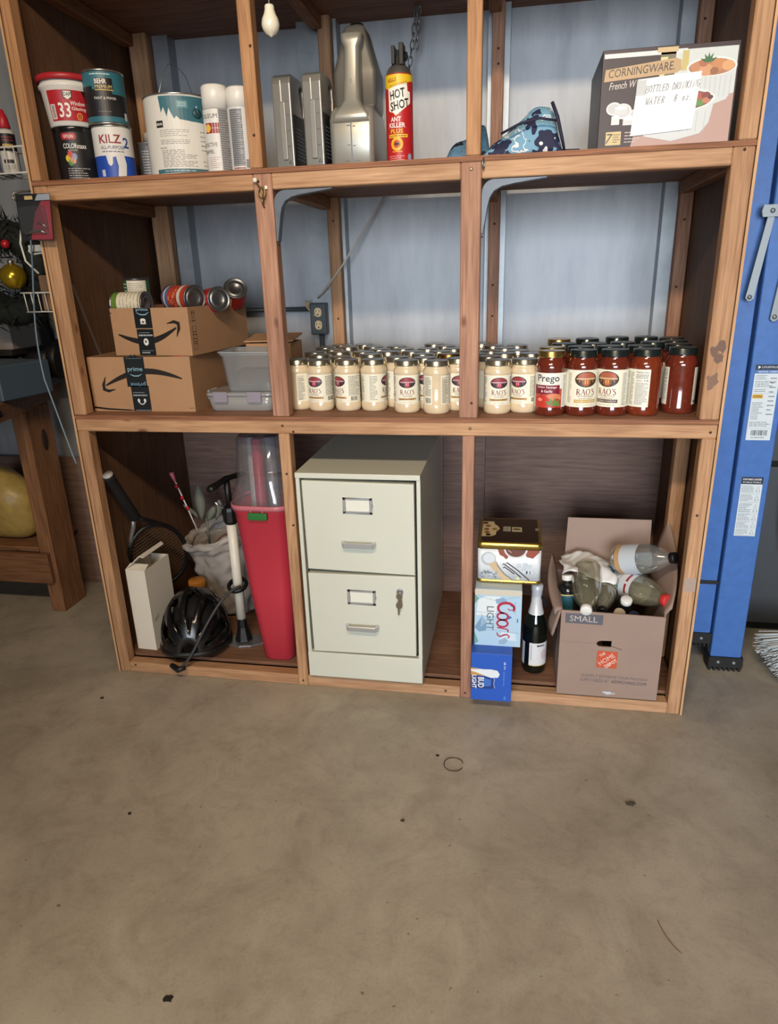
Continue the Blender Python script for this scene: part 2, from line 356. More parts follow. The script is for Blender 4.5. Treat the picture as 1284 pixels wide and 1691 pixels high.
# ================================================================== the garage
struct(MB().box(-3,4.5,-6,.72,-.1,0).build('floor',conc))
struct(MB().box(-3,4.5,-6,.82,2.9,3.0).build('ceiling',ceilm))
struct(MB().box(-3.1,-3,-6,.72,0,2.9).build('wall_left',plainwall))
struct(MB().box(4.5,4.6,-6,.72,0,2.9).build('wall_right',plainwall))
WB=struct(MB().box(-3,4.5,.70,.80,0,2.9).build('wall_back',metalwall))
for x0,x1 in ((.03,.142),(.585,.716),(1.196,1.263),(1.757,1.815),(-1.02,-.90),(2.45,2.56)):
    a,b=x0+.004,x1-.004
    zb=.8895 if 0<x0<1.83 else .02
    MB().box(x0,x1,.643,.647,zb,2.88).box(x0,x0+.003,.647,.70,zb,2.88).box(x1-.003,x1,.647,.70,zb,2.88).build('wall_stud',studmetal,WB)
struct(MB().box(-3,-.002,.655,.668,0,.575).build('trim_1',lauX))
struct(MB().box(1.86,4.5,.672,.70,0,.10).build('baseboard_right',M('black_rubber_base',(24,25,28),.5)))
# ================================================================== the shelving unit
SH=thing('shelving_unit','tall open wooden shelving unit of pine posts with plywood shelves and sides','shelves')
def wp(name,x0,x1,y0,y1,z0,z1,m,bev=.0025): return MB().box(x0,x1,y0,y1,z0,z1).build(name,m,SH,bevel=bev)
D=.66
MB().box(0,.0065,0,D+.02,0,2.2).build('side_panel',lauZ,SH)
MB().hexa([(1.8235,0,0),(1.83,0,0),(1.846,D+.02,0),(1.8395,D+.02,0)],[(1.8235,0,2.2),(1.83,0,2.2),(1.846,D+.02,2.2),(1.8395,D+.02,2.2)]).build('side_panel',lauZ,SH)
for z0,z1,dy in ((.0,2.2,0),):                                       # pale sawn edges of the two sides
    MB().box(.0002,.0063,-.0012,.0002,z0,z1).build('panel_edge',wood('pale_plywood_edge',(224,184,140),(190,146,104),'z',knots=False,fine=60.),SH)
    MB().box(1.8237,1.8298,-.0012,.0002,z0,z1).build('panel_edge',MC['pale_plywood_edge'],SH)
# front posts
pineZb=wood('pine_upright_plain',(200,154,112),(164,118,80),'z',knots=True)
for x0,x1,m in ((.0072,.042,pineZ),(.6439,.6765,pineZ),(1.1717,1.2046,redZ),(1.7873,1.8225,pineZ)): wp('post',x0,x1,0,.04,0,.8396,m)
for x0,x1,m in ((.0072,.0475,pineZ),(.6332,.6822,redZ),(1.1618,1.2118,redZ),(1.7755,1.8225,pineZ)): wp('post',x0,x1,0,.04,.889,1.513,m)
for x0,x1,m in ((.0072,.0345,pineZb),(.6276,.6616,pineZb),(1.174,1.2088,pineZb),(1.7838,1.8225,pineZ)): wp('post',x0,x1,0,.04,1.5255,2.2,m)
# rails
for x0,x1,m in ((.0425,.6435,pineX),(.677,1.1712,redX),(1.205,1.7868,redX)): wp('rail',x0,x1,0,.04,0,.0375,m)
wp('rail',.0072,1.8225,0,.04,.8396,.877,pineX)
for x0,x1,m in ((.048,.6327,pineX),(.6827,1.1613,redX),(1.2123,1.775,redX)): wp('rail',x0,x1,0,.04,1.475,1.513,m)
for x0,x1 in ((.035,.6271),(.6621,1.1735),(1.2093,1.7833)): wp('rail',x0,x1,0,.04,1.992,2.0295,pineX)
for z in (1.475,1.992):
    for x in (.0072,.645,1.20,1.790): wp('side_rail',x,x+.036,.041,.60,z,z+.0375,pineY)
# boards
for z0,nm in ((.877,'shelf_board'),(1.513,'shelf_board'),(2.03,'shelf_board')):
    o=MB().box(.0072,1.8225,0,.699 if z0>2 else D-.01,z0,z0+.0122).build(nm,shelfT,SH)
    MB().box(.0072,1.8225,-.0014,.0002,z0+.0003,z0+.0118).build('board_edge',edgeX,SH)
for x0,x1 in ((.007,.660),(.662,1.188),(1.19,1.8225)):
    MB().box(x0,x1,.052,D,.032,.045).build('floor_board',plyF,SH,bevel=.001)
for x0,x1 in ((.0067,.66),(.662,1.21),(1.212,1.8385)):
    MB().box(x0,x1,D,D+.008,.0,.876).build('back_panel',lauX,SH)
# back posts
for x0,x1 in ((.024,.088),(.666,.706),(1.209,1.246),(1.797,1.836)):
    for z0,z1 in ((.8895,1.5128),(1.526,2.0298)): wp('back_post',x0,x1,.60,.638,z0,z1,pineZ if x0<1 else redZ)
wp('post',1.786,1.8255,.25,.29,.045,.8396,pineZ)
# screws
scr=M('screw_steel',(120,104,84),.4,.8); dark=M('dark_hole',(66,44,32),.7)
sm_=MB().lathe([(.0001,.0),(.0042,.0),(.0042,.0012),(.0024,.0018),(.0001,.0010)],12).xf(Matrix.Rotation(PI/2,4,'X')).mesh('screw',scr)
kn=MB().lathe([(.0001,.0),(.0036,.0),(.0030,.0008),(.0001,.0010)],12).xf(Matrix.Rotation(PI/2,4,'X')).mesh('nail_hole',dark)
for x,z,k in ((.647,1.495,1),(1.187,1.497,0),(1.799,1.506,1),(.659,.863,1),(1.192,.861,0),(.690,.846,1),(1.126,.021,0),(1.187,.018,1),(.66,.018,1),(1.806,.857,1),(.066,.028,1),(1.80,.63,1),(.655,1.79,1),(.646,1.60,1),(1.195,.93,1),(.66,.72,1),(.668,.56,1)):
    o=bpy.data.objects.new('screw' if k==0 else 'nail_head',sm_ if k==0 else kn); COL.objects.link(o); o.parent=SH; o.location=(x,-.0004,z)
for x,z in ((1.228,1.90),(1.229,1.86),(1.228,1.41),(1.227,1.22),(1.228,1.12),(.686,1.44),(.687,1.12),(1.815,1.40),(1.812,1.20),(1.812,1.93)):
    o=bpy.data.objects.new('screw',kn); COL.objects.link(o); o.parent=SH; o.location=(x,.5995,z)
# bent steel corner braces under the upper shelf
bracem=M('grey_brace_steel',(98,106,116),.5,.4,var=.12,vscale=30)
def brace(x0):
    out=[];inn=[]; zt=1.4735; xr=x0+.001
    R=.03
    out=[(xr,1.352),(xr,zt-R)]+[(xr+R-R*math.cos(a),zt-R+R*math.sin(a)) for a in [PI/2*i/8 for i in range(1,9)]]+[(xr+.155,zt)]
    inn=[(xr+.155,zt-.0025),(xr+.075,zt-.012),(xr+.048,zt-.017),(xr+.030,zt-.026),(xr+.020,zt-.040),(xr+.015,zt-.058),(xr+.004,1.352)]
    o=MB().prism(out+inn,'xz',.004,.03).build('corner_brace',bracem,SH,bevel=.0015)
    for z in (1.345,1.452): MB().lathe([(.0001,0),(.004,0),(.003,.002),(.0001,.003)],10).xf(Matrix.Translation((xr+.001,.012,z))@Matrix.Rotation(PI/2,4,'Y')).build('screw',dark,o)
brace(.6822); brace(1.2118)
# eye hook with a white-capped pin on the first middle post
brass=M('tarnished_brass',(150,130,88),.35,.85)
h=thing('eye_hook','brass screw eye holding a white-capped pin on the left inner post','hook',(.657,-.002,1.468))
MB().tube([(.010*math.sin(a),-.009+.002*math.cos(a),.010*math.cos(a)*1.25) for a in [2*PI*i/18 for i in range(18)]],.0019,8,closed=True).tube([(0,-.009,-.011),(0,-.008,-.026),(.001,.001,-.034)],.0026,8).build('eye',brass,h)
MB().tube([(-.014,-.006,.026),(.002,-.012,.004),(.006,-.012,-.018)],.0022,8).build('pin',brass,h)
MB().lathe([(.0001,0),(.0036,.0),(.0056,.003),(.0056,.010),(.0001,.011)],14).xf(Matrix.Translation((-.0155,-.006,.024))).build('cap',M('white_plastic',(236,232,222),.4),h)
MB().box(.008,.015,-.004,.0015,.008,.016).build('nail_block',M('white_plastic',(236,232,222),.4),h)
h2=MB().tube([(0,-.006+.004*math.cos(a),.011*math.cos(a)-.008) if False else (.002*math.sin(a),-.008+.006*math.sin(a),-.008+.011*math.cos(a)) for a in [2*PI*i/18 for i in range(18)]],.0016,8,closed=True).tube([(0,-.008,.003),(0,0,.006)],.0018,8).build('screw_eye',M('grey_steel',(150,150,148),.35,.9),loc=(1.2165,-.001,1.513))
tag(h2,'small steel screw eye at the top of the right inner post','hook')
# electrical box, conduit, cord on the metal wall
ob=thing('outlet_box','dark grey surface-mounted electrical outlet box on the metal wall','outlet',(.613,.622,1.066))
gr=M('dark_grey_box',(66,76,84),.45,.2); ivory=M('ivory_socket',(214,200,166),.4)
MB().box(-.029,.029,-.022,.020,0,.108).build('box',gr,ob,bevel=.004,bseg=2)
for z in (.033,.077):
    s_=MB().rrect([(0,0,0,.0125,.0155,.0105),(.0025,0,0,.0122,.0152,.0105)],5).xf(Matrix.Translation((.001,-.0222,z))@Matrix.Rotation(PI/2,4,'X')).build('socket',ivory,ob)
    MB().box(-.0065,-.0045,-.0255,-.0245,z,z+.009).box(.0055,.0075,-.0255,-.0245,z+.001,z+.008).box(-.0015,.0035,-.0255,-.0245,z-.010,z-.005).build('slot',dark,s_)
MB().tube([(.004,-.001,-.0005),(.004,-.001,-.176)],.009,10).build('conduit_pipe',gr,ob)
cdt=MB().tube([(.02,.664,1.152),(.575,.664,1.152)],.0085,10).build('conduit',M('dark_grey_box',(66,76,84)),ob)
cdt.location=(-.613,-.622,-1.066)
cordm=M('pale_cord',(196,190,176),.5)
c1=MB().tube([(.858,.640,1.512),(.80,.636,1.43),(.715,.594,1.30),(.66,.594,1.235),(.625,.63,1.205),(.606,.64,1.19)],.0032,8).build('lamp_cord',cordm)
tag(c1,'thin pale cord slanting down the metal wall towards the outlet','cord')
c2=MB().tube([(.568,.646,1.158),(.570,.640,1.178),(.562,.640,1.182),(.560,.640,1.165),(.576,.640,1.145),(.582,.630,1.132),(.594,.612,1.128),(.607,.597,1.137)],.0042,8).build('power_plug_cord',M('tan_cord',(186,164,128),.5))
tag(c2,'short tan cord knotted round the conduit and plugged into the outlet','cord')
# chain from the ceiling of the unit
ch=thing('chain','grey steel link chain hanging behind the red insecticide can','chain',(.975,.60,2.03))
lk=MB().tube([(.0065*math.sin(a),0,.014*math.cos(a)) for a in [2*PI*i/16 for i in range(16)]],.0022,6,closed=True).mesh('chain_link',M('grey_steel',(150,150,148)))
for s_ in range(2):
    for i in range(9 if s_==0 else 5):
        o=bpy.data.objects.new('link',lk); COL.objects.link(o); o.parent=ch
        o.location=(( .004-.0035*i) if s_==0 else .012-.002*i, .0, -.016-.0215*i); o.rotation_euler=(0,.16 if s_==0 else .1,PI/2*(i%2)+.3)
# pull knob hanging in front
pk=thing('pull_knob','white pear-shaped pull knob hanging on a string in front of the top shelf','pull knob',(.742,-.10,1.774))
MB().lathe([(.0001,.0),(.003,0),(.004,.002),(.012,.006),(.018,.014),(.0202,.023),(.0185,.033),(.0135,.043),(.0108,.051),(.0105,.058),(.009,.0605),(.0001,.061)],28).build('knob',M('ivory_gloss',(240,236,216),.25,coat=.5),pk)
MB().tube([(0,0,.06),(0,0,1.126)],.0009,6).build('string',cordm,pk)

def blot(name,lbl,cx,cz,n,sx,sz,c,seed):
    p=Pr(); rb=random.Random(seed)
    for i in range(n):
        a=rb.uniform(0,2*PI); q=rb.uniform(0,1)**.6; x=cx+sx*q*math.cos(a); z=cz+sz*q*math.sin(a); k=[rb.uniform(.6,1.3) for _ in range(9)]
        p.poly([(min(1.8215,max(1.7765,x+.0075*k[j]*math.cos(2*PI*j/9))),z+.011*k[j]*math.sin(2*PI*j/9)) for j in range(9)],c,1)
    pl(lbl,p.obj(name,SH,onplane((0,-.0001,0),(1,0,0),(0,0,1)),base=.0002))
blot('burn_stain','dark scorched patch on the right front post',1.799,1.060,9,.013,.022,(104,72,52),3); blot('burn_stain','dark scorched patch on the right front post',1.795,.990,6,.010,.022,(122,88,64),5)
p=Pr(); p.rect(1.7905,.405,1.8200,.446,(166,146,134),0); pl('patch of old clear tape',p.obj('old_tape',SH,onplane((0,-.0001,0),(1,0,0),(0,0,1)),base=.0002))
# ================================================================== filing cabinet
FC=thing('filing_cabinet','cream two-drawer metal filing cabinet with keys in its lock','filing cabinet',(.873,.29,.052))
cream=M('cream_enamel',(210,212,198),.34,0,spec=.5,var=.03,vscale=3); chrome=M('satin_chrome',(206,210,214),.28,.75)
X0,X1,F,B,H=-.183,.183,-.308,.31,.678
MB().box(X0,X0+.012,F+.002,B,0,H).box(X1-.012,X1,F+.002,B,0,H).box(X0,X1,B-.01,B,0,H).box(X0,X1,F-.002,B,H-.016,H).box(X0+.0002,X1-.0002,F-.0015,F+.02,.0,.088).box(X0+.01,X1-.01,F+.03,F+.034,.06,H).build('body',cream,FC,bevel=.002,bseg=2)
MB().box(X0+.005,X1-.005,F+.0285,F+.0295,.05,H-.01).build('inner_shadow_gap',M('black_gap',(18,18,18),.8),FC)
def drawer(z0,z1,skew):
    d=MB().hexa([(X0+.021,F-.001,z0+skew),(X1-.0185,F-.001,z0),(X1-.0185,F+.027,z0),(X0+.021,F+.027,z0+skew)],[(X0+.0185,F-.001,z1),(X1-.0185,F-.001,z1-skew*.7),(X1-.0185,F+.027,z1-skew*.7),(X0+.0185,F+.027,z1)]).build('drawer',cream,FC,bevel=.002,bseg=2)
    zc=(z0+z1)/2
    hz=z1-.072; fr=MB()
    y=F-.001
    for a in ((-.043,.043,hz+.017,hz+.0235),(-.043,.043,hz-.0235,hz-.017),(-.043,-.0345,hz-.0235,hz+.0235),(.0345,.043,hz-.0235,hz+.0235)): fr.box(a[0],a[1],y-.004,y,a[2],a[3])
    fr.box(.043,.0455,y-.003,y,hz-.006,hz+.006)
    fr.build('label_holder',chrome,d,bevel=.001)
    MB().box(-.0345,.0345,y-.0012,y,hz-.017,hz+.017).build('label_card',M('card_white',(226,226,214),.6),d)
    z=z0+.095
    MB().prism([(-.051,0),(-.051,-.012),(-.044,-.024),(.044,-.024),(.051,-.012),(.051,0),(.041,0),(.041,-.010),(.038,-.017),(-.038,-.017),(-.041,-.010),(-.041,0)],'xy',z-.008,z+.008).xf(Matrix.Translation((0,y,0))).build('handle',chrome,d,bevel=.0015)
    return d
d1=drawer(.370,.655,.006); d2=drawer(.096,.362,-.004)
lk_=MB().lathe([(.0001,0),(.011,0),(.011,.005),(.0085,.006),(.0085,.003),(.0001,.003)],20).xf(Matrix.Translation((.118,F-.001,.315))@Matrix.Rotation(PI/2,4,'X')).build('lock',chrome,d2)
km=M('key_metal',(138,128,106),.35,.85)
MB().lathe([(.002,-.0012),(.010,-.0012),(.010,.0012),(.002,.0012)],14).xf(Matrix.Translation((.117,F-.012,.302))@Matrix.Rotation(PI/2+.2,4,'X')).box(.1155,.1185,F-.013,F-.004,.302,.316).tube([(.118+.006*math.sin(a),F-.013,.290+.008*math.cos(a)) for a in [2*PI*i/12 for i in range(12)]],.0008,5,closed=True).lathe([(.002,-.0011),(.0095,-.0011),(.0095,.0011),(.002,.0011)],14,c=(0,0,0)).build('key',km,d2) if False else None
k1=MB().prism([(.117+.0095*math.cos(a),.303+.009*math.sin(a)) for a in [2*PI*i/14 for i in range(14)]],'xz',F-.0125,F-.0100).box(.1158,.1182,F-.0115,F-.004,.300,.318).prism([(.117+.010*math.cos(a),.276+.011*math.sin(a)) for a in [2*PI*i/14 for i in range(14)]],'xz',F-.0165,F-.0140).box(.1125,.1175,F-.0160,F-.0145,.244,.268).prism([(.119+.0065*math.cos(a),.289+.0075*math.sin(a)) for a in [2*PI*i/10 for i in range(10)]],'xz',F-.0140,F-.0128).build('key',km,d2)

# ================================================================== jars on the middle shelf
Z2=.8892
goldlid=M('silver_gold_lid',(190,186,168),.26,.92); lidtop=M('lid_top_lit_grey',(176,180,182),.38,.8); darklid=M('dark_green_lid',(30,40,38),.3,.3,coat=.4); blacklid=M('black_lid_top_lit',(92,98,102),.42,.35); goldcap=M('gold_lid',(190,160,96),.26,.92)  # silver and black lid tops coloured greyer for the light they reflect
alf=M('white_sauce_in_glass',(224,204,170),.16,0,coat=1.,var=.05,vscale=40); tom=M('tomato_sauce_in_glass',(106,42,28),.14,0,coat=1.,var=.22,vscale=90); tomb=M('brownish_tomato_sauce_in_glass',(122,50,28),.14,0,coat=1.,var=.22,vscale=90)
LBL=(238,234,214)
PA=[(.0001,0.0015),(.028,.0012),(.0335,0),(.0368,.004),(.038,.011),(.038,.0225),(.0375,.0245),(.0363,.0262),(.0363,.107),(.0372,.109),(.038,.1115),(.038,.1155),(.0368,.1205),(.0338,.1255),(.0325,.128),(.0325,.136)]
alfme=MB().lathe(PA,32).mesh('jar_glass',alf)
def lidmesh(r,h,ms): return MB().lathe([(r-.001,0),(r+.0006,.0008),(r+.0006,.003),(r,.004),(r,h-.002),(r-.0012,h-.0004),(r-.003,h),(r-.004,h-.0007),(r-.006,h-.0007),(.0001,h-.0007)],32,mr=[0,0,0,0,0,0,1,1,1]).mesh('lid',ms)
alid=lidmesh(.0347,.0150,[goldlid,lidtop]); slid=lidmesh(.0350,.0185,[darklid,blacklid]); glid=lidmesh(.0350,.0175,[goldcap,goldcap]); blid=lidmesh(.0347,.0150,[M('bronze_lid',(140,112,70),.3,.9),M('bronze_lid',(140,112,70))])
def jarpic(p,cx,cy,rx,ry,warm):
    p.ell(cx,cy,rx,ry,(52,40,46) if not warm else (70,52,40),1,28)
    p.ell(cx,cy+ry*.33,rx*.78,ry*.55,(150,60,66) if not warm else (176,96,70),2,20)
    p.rect(cx-rx*.86,cy+ry*.0,cx+rx*.86,cy+ry*.17,(196,176,186) if not warm else (206,188,150),3)
    p.rect(cx-rx*.22,cy-ry*.82,cx+rx*.22,cy+ry*.0,(190,60,72) if not warm else (190,110,70),3)
    for i in (-2,-1,1,2): p.rect(cx+rx*(.3*i-.06),cy-ry*(.66 if abs(i)==1 else .4),cx+rx*(.3*i+.06),cy,(104,76,88) if not warm else (150,104,66),3)
    for i in (-1,1): p.rect(cx+rx*(.1*i-.03),cy-ry*.55,cx+rx*(.1*i+.03),cy-ry*.08,(236,186,196) if not warm else (246,200,120),4)
BURG=(122,30,42)
def alflabel():
    p=Pr(); r=.0363; hw=r*2.80; h=.080
    p.rect(-hw,0,hw,h,LBL,0)
    jarpic(p,0,.0595,.0245,.0150,False)
    serif(p,"RAO'S",0,.0335,.0128,BURG,2); p.text('HOMEMADE',0,.0240,.0032,BURG,2,wid=.028); p.words(-.013,.0192,.013,.0208,1,(90,70,60),2,.7,4)
    p.rect(-.027,.0105,.027,.0165,(196,160,106),1); p.words(-.022,.0120,.022,.0150,1,(120,84,40),2,.8,4); p.text('NET WT 15 OZ (425g)',0,.0048,.0022,(70,60,50),2,wid=.026)
    p.text('R',.0235,.0450,.0022,(90,80,70),2)
    x=r*.95; p.words(x,.020,x+.036,.076,15,(96,88,78),2,.42,3); p.bars(x+.006,.005,x+.026,.0170,(40,36,34),2,5)
    x=-r*1.02; p.words(x-.022,.006,x,.076,17,(90,82,74),2,.4,8)
    x=-hw+.003; p.rect(x-.001,.003,x+.022,.077,(228,222,200),1); p.words(x,.004,x+.020,.070,17,(70,64,58),2,.45,11); p.text('Nutrition Facts',x+.010,.0735,.0028,(40,36,34),2,wid=.019)
    x=hw-.025; p.words(x,.024,x+.022,.076,15,(80,72,64),2,.45,12); p.bars(x+.003,.005,x+.021,.0190,(40,36,34),2,6)
    return p
root0=thing('sauce_jar_master','x','jar'); lo=alflabel().obj('label',root0,oncyl(.0363,.0266),.0038,base=.0003); alflab=lo.data
bpy.data.objects.remove(lo); bpy.data.objects.remove(root0)
plainp=Pr(); plainp.rect(-.0363*2.8,0,.0363*2.8,.080,LBL,0); e_=thing('tmp_x','x','x'); lo=plainp.obj('label',e_,oncyl(.0363,.0266),.006,base=.0003); plainlab=lo.data; bpy.data.objects.remove(lo); bpy.data.objects.remove(e_)
def jar(name,label,cat,x,y,rot,parts,z,group,zl):
    t=thing(name,label,cat,(x,y,z),0,group)
    body,lid,lab=parts
    for n,me,dz in (('glass',body,0),('lid',lid,zl),('label',lab,0)):
        if me is None: continue
        o=bpy.data.objects.new(n,me); COL.objects.link(o); o.parent=t; o.location=(0,0,dz)
        if n!='glass': o.rotation_euler=(0,0,rot)
    return t
def az(x,y): return math.atan2(1.298-x,y+1.818)                      # bearing of the doorway viewer, only to turn labels
R_=math.radians
G1='white sauce jars on the middle shelf'
fr=[(.675,.131,R_(150),'white sauce jar half hidden behind the left inner post, glass gap turned outward'),
    (.7465,.1146,R_(-32),'white sauce jar, leftmost of the front row showing its oval picture whole'),
    (.828,.117,R_(-52),'white sauce jar turned left so half its oval picture is cut off'),
    (.905,.120,R_(74),'white sauce jar showing small ingredient print and barcode, oval at its right edge'),
    (1.006,.096,R_(1),'white sauce jar with its oval picture facing straight out, in the middle bay'),
    (1.092,.082,R_(180),'white sauce jar turned back to front with a bare gap between label ends'),
    (1.150,.134,R_(6),'white sauce jar cut off by the left edge of the right inner post'),
    (1.261,.088,R_(8),'white sauce jar just right of the right inner post, oval picture whole'),
    (1.333,.107,R_(-27),'white sauce jar beside the jar with the burgundy fruit label')]
for x,y,a,l in fr: jar('sauce_jar',l,'jar',x,y,a+az(x,y),(alfme,alid,alflab),Z2,G1,.1310)
extra=[(.792,.190,R_(60)),(.967,.178,R_(20)),(1.052,.158,R_(0))]
for (x,y,a),l in zip(extra,('white sauce jar seen in the gap behind the two left front jars','white sauce jar showing a strip of pale label in the middle bay gap','white sauce jar showing a dark red strip left of the back-to-front jar')): jar('sauce_jar',l,'jar',x,y,a+az(x,y),(alfme,alid,alflab),Z2,G1,.1310)
rnd=random.Random(4); pos=[(x,y) for x,y,_,_ in fr]+[(x,y) for x,y,_ in extra]
cand=[]
row=0; yy=.175
while yy<.575:
    xx=.672+(.038 if row%2 else 0)
    while xx<1.36:
        cand.append((xx+rnd.uniform(-.004,.004),yy+rnd.uniform(-.005,.005))); xx+=.0805
    yy+=.0755; row+=1
nb=0; anyb=False
for x,y in cand:
    if x>1.375-.25*max(0,y-.45): continue
    if any((x-a)**2+(y-b)**2<.0768**2 for a,b in pos): continue
    pos.append((x,y)); nb+=1
    bz=(not anyb) and abs(x-1.13)<.05 and .2<y<.34
    anyb=anyb or bz
    jar('sauce_jar','white sauce jar with a bronze lid behind the right inner post' if bz else 'white sauce jar with a silver lid packed behind the front row','jar',x,y,rnd.uniform(-3,3),(alfme,blid if bz else alid,plainlab),Z2,G1 if bz else 'silver-lidded white sauce jars packed behind the front row',.1310)
# --- red sauces
PS=[(.0001,.0015),(.031,.0012),(.037,0),(.0408,.004),(.042,.011),(.042,.021),(.0412,.0235),(.0412,.1235),(.042,.126),(.0418,.130),(.0405,.136),(.0378,.142),(.0350,.147),(.0335,.150),(.0328,.153),(.0328,.160)]
tomme=MB().lathe(PS,36).mesh('jar_glass',tom); tombme=MB().lathe(PS,36).mesh('jar_glass',tomb)
def saucelabel(band,bandtext,sub):
    p=Pr(); r=.0412; hw=r*2.30; h=.098
    p.rect(-hw,0,hw,h,LBL,0); jarpic(p,0,.0735,.0300,.0205,True)
    serif(p,"RAO'S",0,.0405,.0155,BURG,2); p.text(sub,0,.0290,.0048,BURG,2,wid=.042); p.words(-.018,.0222,.018,.0242,1,(90,70,60),2,.7,4)
    p.rect(-.030,.0115,.030,.0205,band,1); p.text(bandtext,0,.0160,.0042,LBL,2,wid=.052); p.text('NET WT 24 OZ (1 LB 8 OZ) 680g',0,.0055,.0026,(60,50,46),2,wid=.046)
    x=r*.98; p.words(x,.004,x+.013,.090,24,(96,88,78),2,.4,3); p.words(-x-.012,.010,-x,.090,22,(96,88,78),2,.4,13)
    x=hw-.036; p.rect(x-.002,.003,x+.034,.095,(230,228,216),1); p.text('Nutrition Facts',x+.016,.0905,.0044,(36,34,32),2,wid=.030,bold=.01)
    p.text('Calories',x+.009,.0690,.0036,(36,34,32),2,wid=.015); p.text('110',x+.026,.0694,.0056,(36,34,32),2,wid=.010,bold=.02)
    p.words(x,.074,x+.032,.086,3,(80,76,70),2,.4,2); p.words(x,.006,x+.032,.064,17,(96,92,86),2,.36,7); p.rect(-x-.03,.006,-x-.022,.012,(60,40,30),2)
    return p
def cyl_obj(p,r,z0,step=.004):
    e=thing('tmp_x','x','x'); o=p.obj('label',e,oncyl(r,z0),step,base=.0003); me=o.data; bpy.data.objects.remove(o); bpy.data.objects.remove(e); return me
slabA=cyl_obj(saucelabel((200,168,92),'FOUR CHEESE','HOMEMADE'),.0412,.0245); slabB=cyl_obj(saucelabel((86,62,56),'SAUSAGE & MUSHROOM','HOMESTYLE'),.0412,.0245)
pp=Pr(); pp.rect(-.0412*2.3,0,.0412*2.3,.098,LBL,0); slabP=cyl_obj(pp,.0412,.0245,.007)
def prego():
    p=Pr(); r=.0412; hw=r*2.4; h=.092
    p.rect(-hw,0,hw,h,(236,234,224),0); p.rect(-.043,0,.037,.050,(186,84,70),1)
    p.rect(-.043,.036,.029,.060,(126,28,48),2); p.text('Prego',-.003,.0755,.024,(26,26,34),3,wid=.060,bold=.008)
    p.text('Italian Sausage',-.006,.0540,.0068,(246,240,230),4,wid=.054,bold=.01); p.text('& Garlic',-.006,.0440,.0068,(246,240,230),4,wid=.030,bold=.01)
    p.ell(-.018,.016,.022,.0165,(198,58,46),3,20); p.ell(-.024,.021,.007,.0045,(236,150,130),4,12); p.ell(.013,.026,.022,.012,(216,130,92),2,20); p.ell(.022,.012,.013,.012,(188,50,40),3,18)
    for a in (.2,.7,1.3,2.0,2.6): p.poly([(.012,.005),(.012+.015*math.cos(a)-.004*math.sin(a),.005+.015*math.sin(a)+.004*math.cos(a)),(.012+.024*math.cos(a),.005+.024*math.sin(a)),(.012+.015*math.cos(a)+.004*math.sin(a),.005+.015*math.sin(a)-.004*math.cos(a))],(96,140,72),5)
    p.rect(-.020,.030,-.018,.036,(96,60,40),4)
    p.words(.041,.004,.053,.086,22,(120,110,100),2,.4,4); p.words(-.060,.004,-.046,.086,22,(120,110,100),2,.4,5)
    return p
plab=cyl_obj(prego(),.0412,.0235)
G2='red pasta sauce jars on the middle shelf'
ZS=.1535
for x,y,a,parts,l in ((1.403,.0725,R_(-4),(tomme,glid,plab),'red pasta sauce jar with gold lid and burgundy tomato label'),
    (1.4855,.0755,R_(17),(tomme,slid,slabA),'red pasta sauce jar with gold band under its oval picture label'),
    (1.567,.0785,R_(-21),(tomme,slid,slabB),'red pasta sauce jar with brown band under its oval picture label'),
    (1.6474,.0815,R_(-112),(tombme,slid,slabA),'red pasta sauce jar with its nutrition panel turned outward'),
    (1.7427,.110,R_(186),(tomme,slid,slabA),'red pasta sauce jar showing bare glass, rightmost by the side panel')):
    jar('pasta_sauce_jar',l,'jar',x,y,a+az(x,y),parts,Z2,G2,ZS)
used=[(1.403,.0725),(1.4855,.0755),(1.567,.0785),(1.6474,.0815),(1.7427,.110)]
back=[(1.4082,.1600,1),(1.4859,.166,0),(1.5643,.171,0),(1.6470,.172,0),(1.7500,.2050,0),(1.5294,.248,0),(1.6128,.268,0),(1.6970,.270,0),(1.7600,.3000,0),(1.4460,.252,0),(1.4410,.395,1),(1.5250,.392,0),(1.6180,.4286,0),(1.7030,.4250,0),(1.7700,.3900,0)]
for x,y,g in back:
    jar('pasta_sauce_jar',('red pasta sauce jar with gold lid just behind the burgundy-labelled jar' if y<.2 else 'red pasta sauce jar with gold lid, at the back by the white sauces') if g else 'red pasta sauce jar with a black lid packed behind the front row','jar',x,y,rnd.uniform(-3,3),(tomme,glid if g else slid,slabP),Z2,G2 if g else 'black-lidded red sauce jars packed behind the front row',ZS)
# ================================================================== top shelf
Z3=1.5262
tin=M('bright_tin',(190,190,188),.28,.9); wht=M('white_gloss_plastic',(232,230,224),.32); blk=M('black_plastic',(16,16,18),.45,spec=.25); redp=M('red_plastic',(176,40,50),.4)
def canbody(r,h,rim=True):
    p=[(.0001,.002),(r-.006,.002),(r-.003,0),(r+.0012,.0005),(r+.0012,.003),(r,.0045),(r,h-.0045),(r+.0012,h-.003),(r+.0012,h-.0005),(r-.002,h),(r-.004,h-.003),(.0001,h-.003)]
    return p
